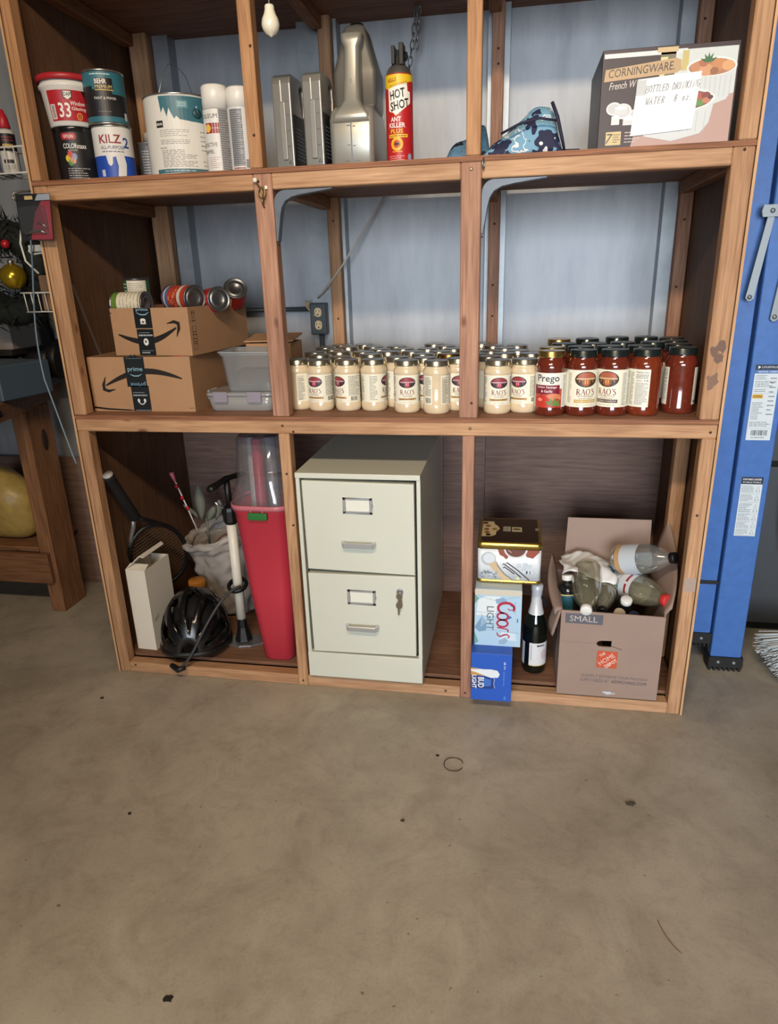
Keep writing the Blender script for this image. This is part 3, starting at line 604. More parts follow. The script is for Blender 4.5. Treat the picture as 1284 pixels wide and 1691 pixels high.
# --- small black paint tub with the glazing tub on it
T=thing('paint_can','black can of acrylic paint with coloured spots under the glazing tub','paint can',(.096,.095,Z3))
MB().lathe([(.0001,.001),(.048,.0),(.052,.003),(.0545,.125),(.056,.127),(.056,.132),(.054,.134),(.0001,.134)],36).build('can',M('black_gloss_can',(24,24,26),.22,coat=.5),T)
p=Pr(); p.rect(-.060,.004,.060,.120,(24,24,26),0); p.rect(-.029,.101,-.003,.117,(178,40,50),1); p.ell(-.029,.109,.006,.008,(178,40,50),1); p.ell(-.003,.109,.006,.008,(178,40,50),1); p.text('KRYLON',-.016,.109,.008,(240,236,232),2,wid=.024,bold=.01)
p.text('COLORmaxx',-.004,.086,.0125,(232,232,230),2,wid=.058,bold=.012); p.text('ACRYLIC LATEX',-.010,.0755,.0035,(220,220,216),2,wid=.024)
for x,y,c in ((-.018,.066,(206,70,60)),(-.025,.056,(220,196,70)),(-.012,.051,(226,150,110)),(-.019,.046,(90,140,70)),(-.008,.060,(120,150,190))): p.ell(x,y,.0068,.0085,c,2,14)
p.words(-.030,.006,.028,.034,5,(210,210,206),2,.22,21); p.rect(.036,.006,.044,.009,(220,220,216),2)
p.obj('label',T,oncyl(.0524,0,az(.103,.095),.0548,.12),.005)
T=thing('glazing_tub','white tub of window glazing with red lid, stacked on the black paint can','tub',(.0925,.100,Z3+.1345))
MB().lathe([(.0001,.0),(.054,.0),(.0565,.003),(.0665,.088),(.071,.092),(.071,.098),(.0675,.101),(.0675,.106),(.0001,.106)],40).build('tub',M('white_tub',(228,228,224),.35),T)
MB().lathe([(.070,.1062),(.0755,.1062),(.0755,.1165),(.073,.1205),(.066,.121),(.064,.117),(.0001,.117)],40,cap=(False,True)).build('lid',redp,T)
p=Pr(); p.rect(-.050,.012,.070,.082,(178,34,46),0); p.poly([(.030,.082),(.070,.082),(.070,.030),(.052,.034)],(28,26,28),1); p.rect(-.011,.062,.009,.080,(30,28,30),2); p.poly([(-.009,.079),(.007,.079),(.007,.066),(-.001,.060),(-.009,.066)],(236,234,230),3); p.text('DAP',-.001,.0722,.009,(24,24,26),4,wid=.015,bold=.02)
p.text('33',-.012,.036,.034,(240,238,234),2,wid=.028,bold=.015); p.text('Window',.020,.0520,.010,(240,238,234),2,wid=.034,bold=.01); p.text('Glazing',.022,.0390,.010,(240,238,234),2,wid=.034,bold=.01)
p.ell(.022,.022,.0075,.009,(222,150,70),2,16); p.ell(.022,.022,.0045,.006,(178,34,46),3,12); p.text('1',.022,.022,.008,(240,220,150),4); p.rect(-.047,.016,-.034,.050,(238,236,232),2); p.bars(-.045,.018,-.036,.048,(40,36,36),3,4); p.words(.040,.040,.066,.074,5,(220,216,212),2,.3,6)
p.obj('label',T,oncyl(.0570,0,az(.0925,.1)-.02,.0668,.088),.005)
# --- primer can with the teal and black can on it
T=thing('primer_can','white and blue can of all-purpose primer with drips under the teal can','paint can',(.199,.110,Z3))
MB().lathe(canbody(.0515,.134),40,mr=[1,1,1,1,1,0,1,1,1,1,1]).build('can',[M('primer_white',(226,226,222),.4),tin],T)
p=Pr(); p.rect(-.150,.006,.150,.128,(226,226,222),0); p.rect(-.150,.006,.150,.060,(36,78,176),1)
p.poly([(-.022,.062),(-.018,.040),(-.012,.034),(-.006,.040),(-.004,.056),(.004,.058),(.008,.034),(.004,.010),(.014,.006),(.026,.012),(.030,.040),(.026,.062)],(222,222,220),2)
p.text('KILZ',-.006,.100,.021,(150,50,60),2,wid=.058,bold=.02); p.text('2',.036,.092,.026,(40,70,140),2,bold=.02); p.text('ALL-PURPOSE',-.002,.0795,.0085,(50,60,110),2,wid=.062,bold=.01); p.words(-.030,.066,.030,.0735,1,(130,130,150),2,.4,3); p.rect(-.040,.010,-.030,.026,(200,204,214),2)
p.obj('label',T,oncyl(.0515,0,az(.213,.11)-.03),.006)
T=thing('paint_can','teal and black can of paint with silver rim, stacked on the primer can','paint can',(.198,.105,Z3+.1345))
MB().lathe(canbody(.0525,.127),40,mr=[1,1,1,1,1,0,1,1,1,1,1]).build('can',[M('black_gloss_can',(24,24,26)),tin],T)
p=Pr(); p.rect(-.155,.005,.155,.121,(30,30,34),0); p.rect(-.155,.005,.155,.018,(52,112,128),1); p.poly([(-.155,.088),(-.030,.088),(-.030,.080),(.020,.080),(.020,.070),(.155,.070),(.155,.121),(-.155,.121)],(52,112,128),1)
p.rect(-.022,.080,.024,.106,(28,26,28),2); p.rect(-.022,.0775,.024,.080,(196,170,90),3); p.text('BEHR',-.006,.0985,.0115,(236,232,224),3,wid=.030,bold=.02); p.text('PREMIUM',0,.086,.008,(226,206,140),3,wid=.042); p.text('PAINT & PRIMER',.001,.060,.0060,(226,224,220),2,wid=.056); p.words(-.032,.112,.020,.118,1,(210,224,226),2,.4,4); p.words(-.020,.026,.030,.032,1,(110,110,112),2,.3,5); p.rect(.050,.012,.060,.030,(224,224,220),2)
p.obj('label',T,oncyl(.0525,0,az(.2025,.105)-.02),.006)
# --- little cans behind
T=thing('small_can','narrow dark grey can squeezed behind the primer can','can',(.2465,.215,Z3)); MB().lathe(canbody(.030,.11),24).build('can',M('grey_can',(112,116,120),.35,.3),T)
p=Pr(); p.rect(-.03,.01,.03,.10,(86,90,96),0); p.words(-.02,.02,.025,.09,10,(180,184,188),2,.3,4); p.obj('label',T,oncyl(.030,0,az(.3,.2)),.006)
T=thing('small_can','narrow white can with a dark lid between primer can and gallon can','can',(.2300,.300,Z3)); MB().lathe(canbody(.035,.125),24).build('can',M('primer_white',(226,226,222)),T); MB().lathe([(.034,.1255),(.036,.1255),(.036,.148),(.034,.150),(.0001,.150)],24).build('lid',wht,T)
p=Pr(); p.rect(-.04,.01,.04,.12,(214,214,210),0); p.text('2',.002,.082,.022,(170,40,46),2,bold=.02); p.words(-.02,.02,.025,.06,6,(90,90,90),2,.3,4); p.obj('label',T,oncyl(.035,0,az(.3,.3)),.006)
# --- gallon can
T=thing('gallon_paint_can','gallon paint can with teal and white label and wire bail raised','paint can',(.386,.145,Z3))
MB().lathe(canbody(.0905,.196),48,mr=[1,1,1,1,1,0,1,1,1,1,1]).build('can',[M('label_white',(228,226,220),.4),tin],T)
p=Pr(); W=.17; p.rect(-W,.008,W,.188,(224,222,214),0); p.rect(-.080,.008,.100,.018,(66,112,124),1)
p.poly([(-.052,.188),(-.048,.150),(-.040,.163),(-.033,.140),(-.026,.160),(-.020,.146),(-.014,.135),(-.008,.142),(.0,.134),(.030,.130),(.115,.126),(.115,.188)],(58,110,124),1)
p.rect(-.066,.116,-.046,.132,(30,30,32),2); p.text('BEHR',-.056,.124,.006,(230,226,220),3,wid=.017,bold=.02)
p.rect(-.006,.160,.024,.178,(86,140,152),2); p.words(-.002,.163,.020,.175,3,(200,220,224),3,.4,4)
p.words(-.058,.094,.020,.112,4,(150,146,138),2,.3,31); p.words(-.058,.076,.020,.088,3,(120,116,110),2,.3,32); p.text('DANGER:',-.052,.068,.004,(60,58,56),2,wid=.020); p.words(-.058,.022,.036,.064,11,(120,116,110),2,.34,33); p.words(.050,.058,.096,.112,5,(90,88,84),2,.16,34); p.text('NOT FOR SALE IN',.072,.036,.004,(60,58,56),2,wid=.040); p.text('CAUTION',.066,.026,.004,(60,58,56),2,wid=.026)
p.words(-.056,.010,.030,.016,1,(190,206,210),2,.3,3)
p.obj('label',T,oncyl(.0905,0,az(.386,.145)),.010)
e_=MB().lathe([(.0001,0),(.0125,0),(.0115,.003),(.006,.0045),(.0001,.005)],18).xf(Matrix.Rotation(.95,4,'Z')@Matrix.Translation((0,-.0905,.150))@Matrix.Rotation(PI/2,4,'X')).build('bail_ear',M('teal_ear',(40,74,84),.4),T)
a_=Matrix.Rotation(.95,4,'Z'); pA=a_@Vector((0,-.097,.150)); pB=a_@Vector((0,.097,.150))
MB().tube([pA,(.064,-.045,.195),(.036,-.01,.245),(-.005,.03,.283),(-.040,.055,.297),(-.066,.075,.288),(-.088,.07,.23),pB],.0012,6).build('bail',tin,T)
# --- spray cans
def spray(x,y,z,lab,r,h,capr,caph,lbl):
    T=thing('spray_can',lbl,'spray can',(x,y,z)); 
    MB().lathe([(.0001,.003),(r-.006,.003),(r-.003,0),(r,.003),(r,h-.006),(r-.003,h),(r-.010,h+.008),(.0001,h+.009)],28,mr=[1,1,1,0,1,1,1]).build('can',[M('label_white',(228,226,220)),tin],T)
    MB().lathe([(capr-.002,h-.001),(capr,h-.001),(capr,h+caph-.004),(capr-.004,h+caph),(.0001,h+caph)],28,cap=(False,True)).build('cap',wht,T)
    lab.obj('label',T,oncyl(r,0,az(x,y)),.006); return T
p=Pr(); p.rect(-.10,.006,.10,.150,(222,222,218),0); p.rect(.004,.006,.036,.150,(150,150,152),1); p.words(.006,.008,.034,.148,26,(70,70,72),2,.34,41); p.text('RUST-OLEUM',.001,.134,.010,(24,24,24),2,wid=.078,bold=.01,align='r'); p.rect(-.034,.094,.006,.118,(150,34,48),1); p.ell(-.026,.106,.008,.010,(236,190,80),3,16)
for i in range(3): p.rect(-.014+.007*i,.094,-.013+.007*i,.118,(222,222,218),2)
p.rect(-.016,.1055,.006,.1065,(222,222,218),2); p.text('PROTECTIVE',-.004,.068,.009,(40,40,40),2,wid=.056,align='r'); p.text('ENAMEL',-.014,.052,.009,(40,40,40),2,wid=.036,align='r'); p.words(-.030,.012,.0,.040,6,(180,90,90),2,.2,42)
spray(.517,.085,Z3,p,.0345,.152,.0340,.055,'tall spray can with white cap, plaid mark and black lettering on its label')
p=Pr(); p.rect(-.10,.006,.10,.150,(216,216,214),0); p.rect(-.030,.014,.004,.146,(140,142,146),1); p.words(-.029,.018,.003,.145,26,(64,64,66),2,.34,43); p.bars(.006,.010,.026,.030,(40,40,42),2,7); p.words(-.028,.006,.004,.013,1,(150,50,50),2,.5,3)
spray(.583,.082,Z3,p,.0325,.148,.0320,.050,'tall spray can with white cap showing grey small print beside a post')
# --- two grey oil bottles seen edge-on
silver=M('pewter_plastic',(146,144,138),.30,.5,var=.05,vscale=12)
def oil(x,y,rz,lbl,blab):
    T=thing('oil_bottle',lbl,'bottle',(x,y,Z3),rz)
    body=[(-.055,.004),(-.050,0),(.050,0),(.055,.004),(.055,.120),(.050,.150),(.036,.196),(.030,.204),(.010,.204),(.010,.200)]
    # outline in the depth plane with a finger hole through the back shoulder
    outer=[(-.054,.002),(.054,.002),(.056,.006),(.056,.150),(.052,.186),(.042,.206),(.030,.212),(-.040,.212),(-.052,.206),(-.056,.190)]
    hole=[(.040,.130),(.044,.160),(.038,.190),(.020,.196),(.008,.186),(.012,.160),(.026,.132)]
    n=len(outer)
    MB().prism([(u,v) for u,v in outer[:4]]+[(.056,.128),(.040,.128)]+hole[1:][::1][:0]+[(.026,.130),(.012,.160),(.008,.186),(.020,.197),(.040,.192),(.0445,.160),(.040,.1285),(.0562,.1285)]+outer[4:],'yz',-.025,.025).build('bottle',silver,T,bevel=.007,bseg=3)
    MB().prism([(-.054,.150),(-.040,.1505),(-.040,.2),(-.054,.198)],'yz',-.002,.002).xf(Matrix.Translation((-.002,-.004,0))).build('ridge',M('pewter_light',(176,174,168),.25,.5),T,bevel=.001)
    MB().box(-.006,.008,-.0585,-.055,.02,.150).build('ridge',M('pewter_light',(176,174,168)),T,bevel=.003,bseg=2)
    q=Pr(); q.rect(-.050,.006,.050,.124,(26,27,31),0); q.words(-.034,.02,.03,.098,9,(120,130,150),2,.3,5); q.obj('label',T,onplane((.0255,0,0),(0,1,0),(0,0,1)))
    q=Pr(); q.line([(.010,.012),(.018,.012),(.014,.019),(.010,.012)],.0012,(60,60,58),1)
    for zz in (.05,.085,.12,.15): q.rect(.010,zz,.018,zz+.0012,(96,94,90),1)
    q.obj('marks',T,onplane((0,-.0565,0),(1,0,0),(0,0,1)))
    MB().lathe([(.017,.2125),(.018,.2135),(.018,.231),(.016,.233),(.0001,.233)],20).xf(Matrix.Translation((0,.012,0))).build('cap',M('black_plastic',(26,26,28)),T) if False else None
    return T
oil(.714,.095,-.05,'grey motor oil bottle seen edge-on, the left of two',0)
oil(.792,.095,-.05,'grey motor oil bottle seen edge-on, beside the large silver jug',0)
# --- large silver jug
T=thing('oil_jug','large silver oil jug with a raised pouring spine, taller than its neighbours','jug',(.881,.15,Z3))
jug=M('silver_jug_plastic',(168,166,156),.32,.45,var=.04,vscale=10); jug_shade=M('shaded_jug_plastic',(110,108,102),.35,.4)  # second tone: same plastic darkened for shade in the recess beside the spine
MB().rrect([(0,0,0,.054,.085,.014),(.004,0,0,.0575,.088,.016),(.108,0,0,.058,.088,.016),(.128,0,.004,.056,.083,.016),(.140,0,.012,.050,.074,.014)],5).build('lower_body',jug,T)
MB().rrect([(.132,0,.022,.050,.064,.012),(.150,0,.03,.055,.056,.012),(.225,0,.03,.057,.054,.012),(.240,0,.03,.052,.05,.012),(.300,0,.028,.034,.045,.012),(.322,0,.028,.028,.04,.012),(.330,0,.028,.022,.034,.010)],5).build('upper_body',jug_shade,T)
MB().rrect([(.100,0,-.080,.050,.010,.009),(.118,0,-.078,.046,.012,.010),(.136,0,-.066,.030,.018,.010),(.152,0,-.055,.0215,.022,.012),(.20,0,-.045,.020,.024,.012),(.272,0,-.034,.0195,.022,.012),(.285,0,-.032,.026,.024,.012),(.300,0,-.028,.027,.026,.012),(.304,0,-.026,.022,.022,.012)],5).build('spine',jug,T)
MB().box(-.0018,.0018,-.0895,-.080,.004,.112).box(-.0015,.0015,-.071,-.06,.14,.20).build('sight_strip',M('sight_strip_grey',(120,126,130),.3),T)
q=Pr()
for zz,dx in ((.048,0),(.046,.014),(.092,0),(.090,.014)): q.rect(-.010+dx,zz,-.003+dx,zz+.0018,(70,70,68),1)
q.text('LITERS',-.012,.012,.0035,(90,90,86),1,wid=.014); q.text('QUART',.014,.012,.0035,(90,90,86),1,wid=.016); q.obj('marks',T,onplane((0,-.0885,0),(1,0,0),(0,0,1)))
MB().rrect([(.3301,0,.028,.017,.017,.016),(.340,0,.028,.017,.017,.016)],5).build('cap',blk,T)
# --- ant killer
T=thing('insecticide_can','red and yellow ant killer aerosol can with black trigger top','spray can',(1.0015,.085,Z3))
MB().lathe([(.0001,.003),(.027,.003),(.030,0),(.0335,.003),(.0335,.196),(.031,.200),(.026,.211),(.017,.219),(.0001,.2195)],32,mr=[1,1,1,0,1,1,1,1]).build('can',[M('can_red',(186,34,38),.28,coat=.4),tin],T)
MB().box(-.015,-.006,-.020,.018,.218,.257).box(.004,.015,-.022,.018,.216,.262).box(-.008,.006,.0,.014,.218,.240).tube([(.014,.0,.245),(.020,-.002,.243),(.021,-.002,.235),(.016,0,.228)],.004,8).box(-.002,.002,-.012,-.006,.218,.250).build('trigger_cap',blk,T,bevel=.003,bseg=2)
p=Pr(); p.rect(-.10,.004,.10,.194,(186,34,38),0); p.poly([(-.060,.176),(-.030,.163),(.034,.180),(.06,.178),(.06,.194),(-.060,.194)],(232,196,40),1)
p.text('KILLS',-.018,.182,.0085,(150,30,30),2,wid=.022,bold=.02,rot=.12); p.text('ON CONTACT!',-.003,.172,.0065,(150,30,30),2,wid=.046,rot=.16)
p.poly([(-.029,.164),(.020,.176),(.022,.158),(.029,.157),(.030,.133),(-.008,.106),(-.016,.112),(-.028,.116)],(246,240,228),2); p.poly([(-.016,.112),(-.010,.104),(.012,.120),(-.008,.106)],(232,196,40),2)
p.text('HOT',-.005,.152,.020,(20,18,20),3,wid=.040,bold=.025,rot=.2,shear=.15); p.text('SHOT',.001,.129,.020,(20,18,20),3,wid=.050,bold=.025,rot=.2,shear=.15)
p.text('ANT',-.010,.0975,.0105,(244,240,234),2,wid=.026,bold=.02); p.text('KILLER',-.007,.0845,.0105,(244,240,234),2,wid=.042,bold=.02); p.text('PLUS',-.008,.0715,.0095,(236,200,50),2,wid=.032,bold=.02)
p.rect(-.030,.0575,.020,.0645,(236,200,50),2); p.words(-.028,.059,.018,.063,1,(150,40,30),3,.5,3); p.ell(-.008,.043,.0155,.0155,(236,180,50),2,22); p.ell(-.008,.043,.0090,.0090,(190,80,40),3,16); p.ell(-.008,.043,.006,.003,(40,20,16),4,10); p.words(-.020,.024,.006,.028,1,(236,180,50),2,.5,3); p.ell(.026,.014,.006,.008,(150,170,200),2,14); p.words(-.029,.005,.018,.018,3,(230,200,196),2,.25,9)
p.obj('label',T,oncyl(.0335,0,az(1.0015,.085)),.005)
# --- flowered cloth bag
def flowermat(name,c0,c1,c2,sc):
    m=bpy.data.materials.new(name); m.use_nodes=True; nt=m.node_tree; N=nt.nodes.new; L=nt.links.new; b=nt.nodes['Principled BSDF']
    tc=N('ShaderNodeTexCoord'); n=N('ShaderNodeTexNoise'); n.inputs['Scale'].default_value=sc*2.2; n.inputs['Detail'].default_value=1; L(tc.outputs['Object'],n.inputs['Vector'])
    mx=N('ShaderNodeVectorMath'); mx.operation='MULTIPLY_ADD'; mx.inputs[1].default_value=(.05,.05,.05); L(n.outputs['Color'],mx.inputs[0]); L(tc.outputs['Object'],mx.inputs[2])
    v=N('ShaderNodeTexVoronoi'); v.inputs['Scale'].default_value=sc; L(mx.outputs[0],v.inputs['Vector'])
    r=N('ShaderNodeValToRGB'); r.color_ramp.interpolation='CONSTANT'; e=r.color_ramp.elements
    e[0].position=0; e[0].color=lin(c2)+(1,); e[1].position=.17; e[1].color=lin(c1)+(1,); k=e.new(.44); k.color=lin(c0)+(1,); k=e.new(.66); k.color=lin(c2)+(1,); k=e.new(.72); k.color=lin(c0)+(1,)
    L(v.outputs['Distance'],r.inputs[0]); L(r.outputs[0],b.inputs['Base Color']); b.inputs['Roughness'].default_value=.75; MC[name]=m; return m
fl=flowermat('blue_flower_print',(120,168,196),(34,38,70),(226,230,234),19.)
fl2=flowermat('dark_flower_print',(84,124,150),(22,24,40),(70,100,120),24.)
def pouch(name,x0,x1,y0,y1,zf,mats,lbl,seed,peak):
    rnd=random.Random(seed); nx,ny=16,8; vs=[];fs=[]
    for k in (0,1):
        for j in range(ny+1):
            for i in range(nx+1):
                u=i/nx; v=j/ny; e=(1-(2*v-1)**4)*min(1,8*u+.08)*min(1,9*(1-u)+.1)
                h=zf(u)*e
                x=x0+(x1-x0)*u; y=y0+(y1-y0)*v+peak*u*(1-v)*.3
                z=Z3+.001+(h*(1+.10*math.sin(9*u+5*v+seed)+.05*math.sin(17*u-9*v)) if k else 0.)
                vs.append((x,y,z))
    n=(nx+1)*(ny+1)
    for k in (0,1):
        for j in range(ny):
            for i in range(nx): a=k*n+j*(nx+1)+i; fs.append((a,a+1,a+nx+2,a+nx+1))
    b=[i for i in range(nx+1)]+[j*(nx+1)+nx for j in range(1,ny+1)]+[ny*(nx+1)+i for i in range(nx-1,-1,-1)]+[j*(nx+1) for j in range(ny-1,0,-1)]
    for i in range(len(b)): a,c=b[i],b[(i+1)%len(b)]; fs.append((a,c,n+c,n+a))
    return MB().add(vs,fs,0,True)
T=thing('cloth_bag','cloth bag with blue and navy flowers slumped beside the right inner post','bag')
pouch('pouch',1.205,1.405,.03,.21,lambda u:.020+.105*max(0,min(1,(u-.05)/.80))**.9 if u<.86 else .125-.70*(u-.86),fl,'',1,.0).build('pouch',fl,T,sub=1)
MB().tube([(1.372,.028,1.632),(1.385,.022,1.60),(1.398,.024,1.555),(1.405,.03,1.531)],[.004,.0045,.004,.003],8).tube([(1.255,.030,1.573),(1.30,.026,1.592),(1.345,.024,1.600),(1.388,.024,1.592)],.003,8).build('zip_edge',M('navy_trim',(34,36,60),.7),T)
MB().tube([(1.40,.04,1.531),(1.42,.035,1.530),(1.44,.04,1.5305)],.004,8,flat=.7).build('strap',M('navy_trim',(34,36,60)),T)
o=pouch('bag',1.108,1.228,.09,.26,lambda u:.012+.075*math.sin(min(1,u*.72+.05)*PI/1.45),fl2,'',5,.0).build('folded_bag',fl2,sub=1); tag(o,'dark blue patterned cloth bag folded behind the right inner post','bag')
# --- casserole box with a note
T=thing('bakeware_box','brown bakeware box printed with white casserole dishes and a handwritten note','box',(1.626,.155,Z3))
hw,h=.146,.201
brn=M('box_brown',(40,22,20),.4)
MB().box(-hw,hw,-.125,.125,0,h).build('carton',brn,T,bevel=.0015)
p=Pr(); bg_=(50,27,25)
p.rect(-hw+.001,.002,hw-.001,h-.001,bg_,0); p.rect(-.020,.002,hw-.004,h-.010,(206,212,210),1); p.rect(-hw+.004,h-.017,.036,h-.008,(214,220,220),2); p.rect(-.028,h-.013,.016,h-.003,(200,176,130),3)
p.poly([(-.072,.002),(hw-.004,.002),(hw-.004,.100),(.06,.085),(-.0,.06),(-.06,.05)],(184,150,138),2); p.poly([(.026,.150),(.040,.150),(.040,h-.012),(.026,h-.012)],(196,180,110),3); p.rect(-.020,.1,.012,h-.012,(120,110,84),2); p.poly([(-.02,h-.022),(-.004,h-.022),(-.012,.13),(-.02,.12)],(214,206,150),3)
def dish(cx,cy,rx,ry,dep,l,food):
    p.poly([(cx-rx,cy),(cx+rx,cy),(cx+rx*.9,cy-dep*.7),(cx+rx*.7,cy-dep),(cx,cy-dep*1.18),(cx-rx*.7,cy-dep),(cx-rx*.9,cy-dep*.7)],(206,210,210),l)
    p.ell(cx,cy,rx,ry,(226,230,230),l+1,28); p.ell(cx,cy-.001,rx*.92,ry*.86,food,l+2,26)
    for i in range(9):
        x=cx-rx*.8+i*rx*.2; p.line([(x,cy-ry*.8-.004),(x*.98+cx*.02,cy-dep*.92)],.0016,(184,190,192),l+2)
dish(.090,.154,.053,.019,.066,4,(176,120,84))
for x,y,r,c in ((.056,.155,.011,(190,130,90)),(.078,.148,.015,(206,150,104)),(.104,.157,.015,(196,132,80)),(.124,.154,.013,(214,160,110)),(.072,.162,.010,(170,104,64)),(.096,.145,.009,(150,96,60))): p.ell(x,y,r,r*.8,c,8,14)
for a in (.5,1.1,1.6,2.1,2.7): p.poly([(.082,.162),(.082+.009*math.cos(a)-.003*math.sin(a),.162+.009*math.sin(a)+.003*math.cos(a)),(.082+.020*math.cos(a),.162+.020*math.sin(a)),(.082+.009*math.cos(a)+.003*math.sin(a),.162+.009*math.sin(a)-.003*math.cos(a))],(52,104,50),9)
dish(.018,.092,.086,.025,.070,10,(120,74,62))
for x,y,r,c in ((.070,.096,.012,(170,84,64)),(.084,.098,.010,(130,60,52)),(.072,.084,.010,(96,140,64)),(.086,.088,.009,(190,120,86)),(.094,.094,.006,(90,50,44))): p.ell(x,y,r,r*.7,c,14,12)
p.poly([(-hw+.006,.138),(.016,.147),(.026,.152),(.024,.172),(.012,.176),(-hw+.008,.162)],(188,156,112),5); p.text('CORNINGWARE.',-.060,.1575,.0165,(46,34,34),6,wid=.142,shear=.15,rot=.06)
p.text('French W',-.098,.130,.0145,(214,204,196),5,wid=.060,shear=.35,rot=.05)
for x,y,r in ((-.114,.083,.017),(-.094,.077,.020),(-.066,.070,.013)): p.ell(x,y,r,r*.8,(222,222,222),4,20); p.ell(x,y,r*.8,r*.62,(196,198,200),5,18)
p.rect(-.118,.050,-.100,.066,(216,218,218),6); p.ell(-.109,.066,.009,.0035,(236,236,236),7,14); p.rect(-.092,.048,-.060,.062,(210,212,212),6); p.ell(-.076,.062,.016,.005,(232,232,232),7,16); p.rect(-.112,.070,-.084,.084,(206,208,208),7); p.ell(-.098,.084,.014,.004,(230,230,230),8,14)
p.rect(-.128,.008,-.094,.036,(206,186,130),4); p.text('7',-.120,.022,.020,(60,40,34),5,shear=.2); p.words(-.112,.012,-.096,.032,4,(110,80,60),5,.4,3); p.words(-.086,.010,-.044,.036,4,(196,180,172),4,.3,6)
p.obj('front_print',T,onplane((0,-.125,0),(1,0,0),(0,0,1)))
nt_=thing('paper_note','white paper note with handwriting taped to the bakeware box','note',(1.624,.0262,Z3+.086))
MB().hexa([(-.072,-.0005,-.062),(.062,-.0005,-.054),(.062,.0005,-.054),(-.072,.0005,-.062)],[(-.064,-.0005,.052),(.072,-.0005,.060),(.072,.0005,.060),(-.064,.0005,.052)]).build('paper',M('note_paper',(236,238,240),.6),nt_)
p=Pr(); ink=(60,62,78)
def hand(t,x,y,hh,adv,seed):
    G={'B':[[(0,0),(.1,1),(.5,.95),(.5,.6),(.12,.5),(.6,.4),(.5,.05),(0,0)]],'O':[[(.3,1),(.05,.6),(.15,.1),(.5,.1),(.6,.6),(.3,1)]],'T':[[(0,.95),(.65,1)],[(.32,.97),(.25,0)]],'L':[[(.15,1),(.05,0),(.5,.05)]],'E':[[(.55,1),(.1,.95),(.05,0),(.5,.05)],[(.08,.5),(.45,.55)]],'D':[[(.1,1),(.02,0),(.45,.15),(.55,.6),(.1,1)]],'R':[[(0,0),(.1,1),(.5,.9),(.4,.55),(.1,.5),(.55,0)]],'I':[[(.15,1),(.1,0)]],'N':[[(0,0),(.1,1),(.45,.05),(.55,1)]],'K':[[(.1,1),(.02,0)],[(.5,1),(.08,.5),(.5,0)]],'G':[[(.55,.9),(.2,1),(.05,.5),(.25,0),(.55,.2),(.5,.5),(.3,.48)]],'W':[[(0,1),(.12,0),(.3,.7),(.42,0),(.65,1)]],'A':[[(0,0),(.32,1),(.5,0)],[(.1,.42),(.48,.42)]],'8':[[(.5,.9),(.2,1),(.1,.75),(.5,.35),(.4,.02),(.08,.1),(.1,.35),(.5,.75),(.5,.9)]],'o':[[(.3,.6),(.08,.35),(.2,.03),(.45,.1),(.45,.45),(.3,.6)]],'z':[[(.05,.55),(.45,.58),(.05,.02),(.5,.05)]],'.':[[(.1,0),(.18,.06)]]}
    for chh in t:
        for st in G.get(chh,[]): p.line([(x+(a*.72+b*.18)*hh,y+b*hh) for a,b in st],.0011,ink,1)
        x+=adv*hh
hand('BOTTLED DRINKING',-.046,.026,.0140,.52,1); hand('WATER  8 oz.',-.044,.002,.0140,.62,2)
p.obj('handwriting',nt_,onplane((0,-.0005,0),(1,0,.05),(-.02,0,1)))
MB().box(-.066,-.046,-.0012,-.0006,.02,.05).build('tape',M('clear_tape',(220,222,220),.2,alpha=.35),nt_)
# ================================================================== middle shelf, left bay
card=M('cardboard',(176,136,100),.75,var=.06,vscale=14,bump=.05,bscale=120); cardi=M('cardboard_inside',(160,124,92),.8)
TAPE=(22,26,30); PRB=(150,196,214)
def obox(name,T,w,d,h,t=.004,m=None,floor=True):                     # open carton, centred on its base
    b=MB().box(-w/2,w/2,-d/2,-d/2+t,0,h).box(-w/2,w/2,d/2-t,d/2,0,h).box(-w/2,-w/2+t,-d/2+t,d/2-t,0,h).box(w/2-t,w/2,-d/2+t,d/2-t,0,h).box(-w/2+t,w/2-t,-d/2+t,d/2-t,.0005,t)
    return b.build(name,m or card,T)
def smile(p,cx,cy,sx,sy,c,l,flip=False):                             # swooping arrow, thick in the middle, with an arrow head
    f=-1 if flip else 1; n=14; pts=[];th=[]
    for i in range(n+1):
        u=i/n; pts.append((cx+f*sx*(u-.5),cy+f*(-sy*math.sin(PI*(u*.92+.04))+sy*.55*u))); th.append(.0165*math.sin(PI*min(1,u*.92+.04))**.8+.0012)
    p.line(pts,th,c,l)
    ex,ey=sx*.5,sy*.42
    p.line([(cx+f*(ex-.030),cy+f*(ey+.012)),(cx+f*(ex-.006),cy+f*(ey+.017)),(cx+f*(ex+.008),cy+f*(ey+.012)),(cx+f*(ex+.008),cy+f*(ey-.002)),(cx+f*(ex-.002),cy+f*(ey-.026))],[.002,.009,.012,.010,.002],c,l)
T=thing('cardboard_box','large brown shipping box with black tape and upside-down arrow, on the middle shelf','box',(.2022,.215,Z2))
w_,d_,h_=.332,.302,.163
obox('carton',T,w_,d_,h_)
p=Pr(); tx=-.012
smile(p,.010,.094,.250,.036,(36,30,28),1,True)
p.rect(tx-.032,.075,tx+.032,.1628,TAPE,2); p.rect(tx-.022,.001,tx+.036,.078,TAPE,2); p.poly([(tx-.016,.1626),(tx-.008,.170),(tx,.166),(tx+.006,.171),(tx+.012,.1626)],TAPE,2)
p.text('prime',tx,.1255,.0165,PRB,3,wid=.048); p.line([(tx-.018,.112),(tx-.006,.107),(tx+.008,.107),(tx+.020,.113)],[.001,.003,.003,.001],PRB,3)
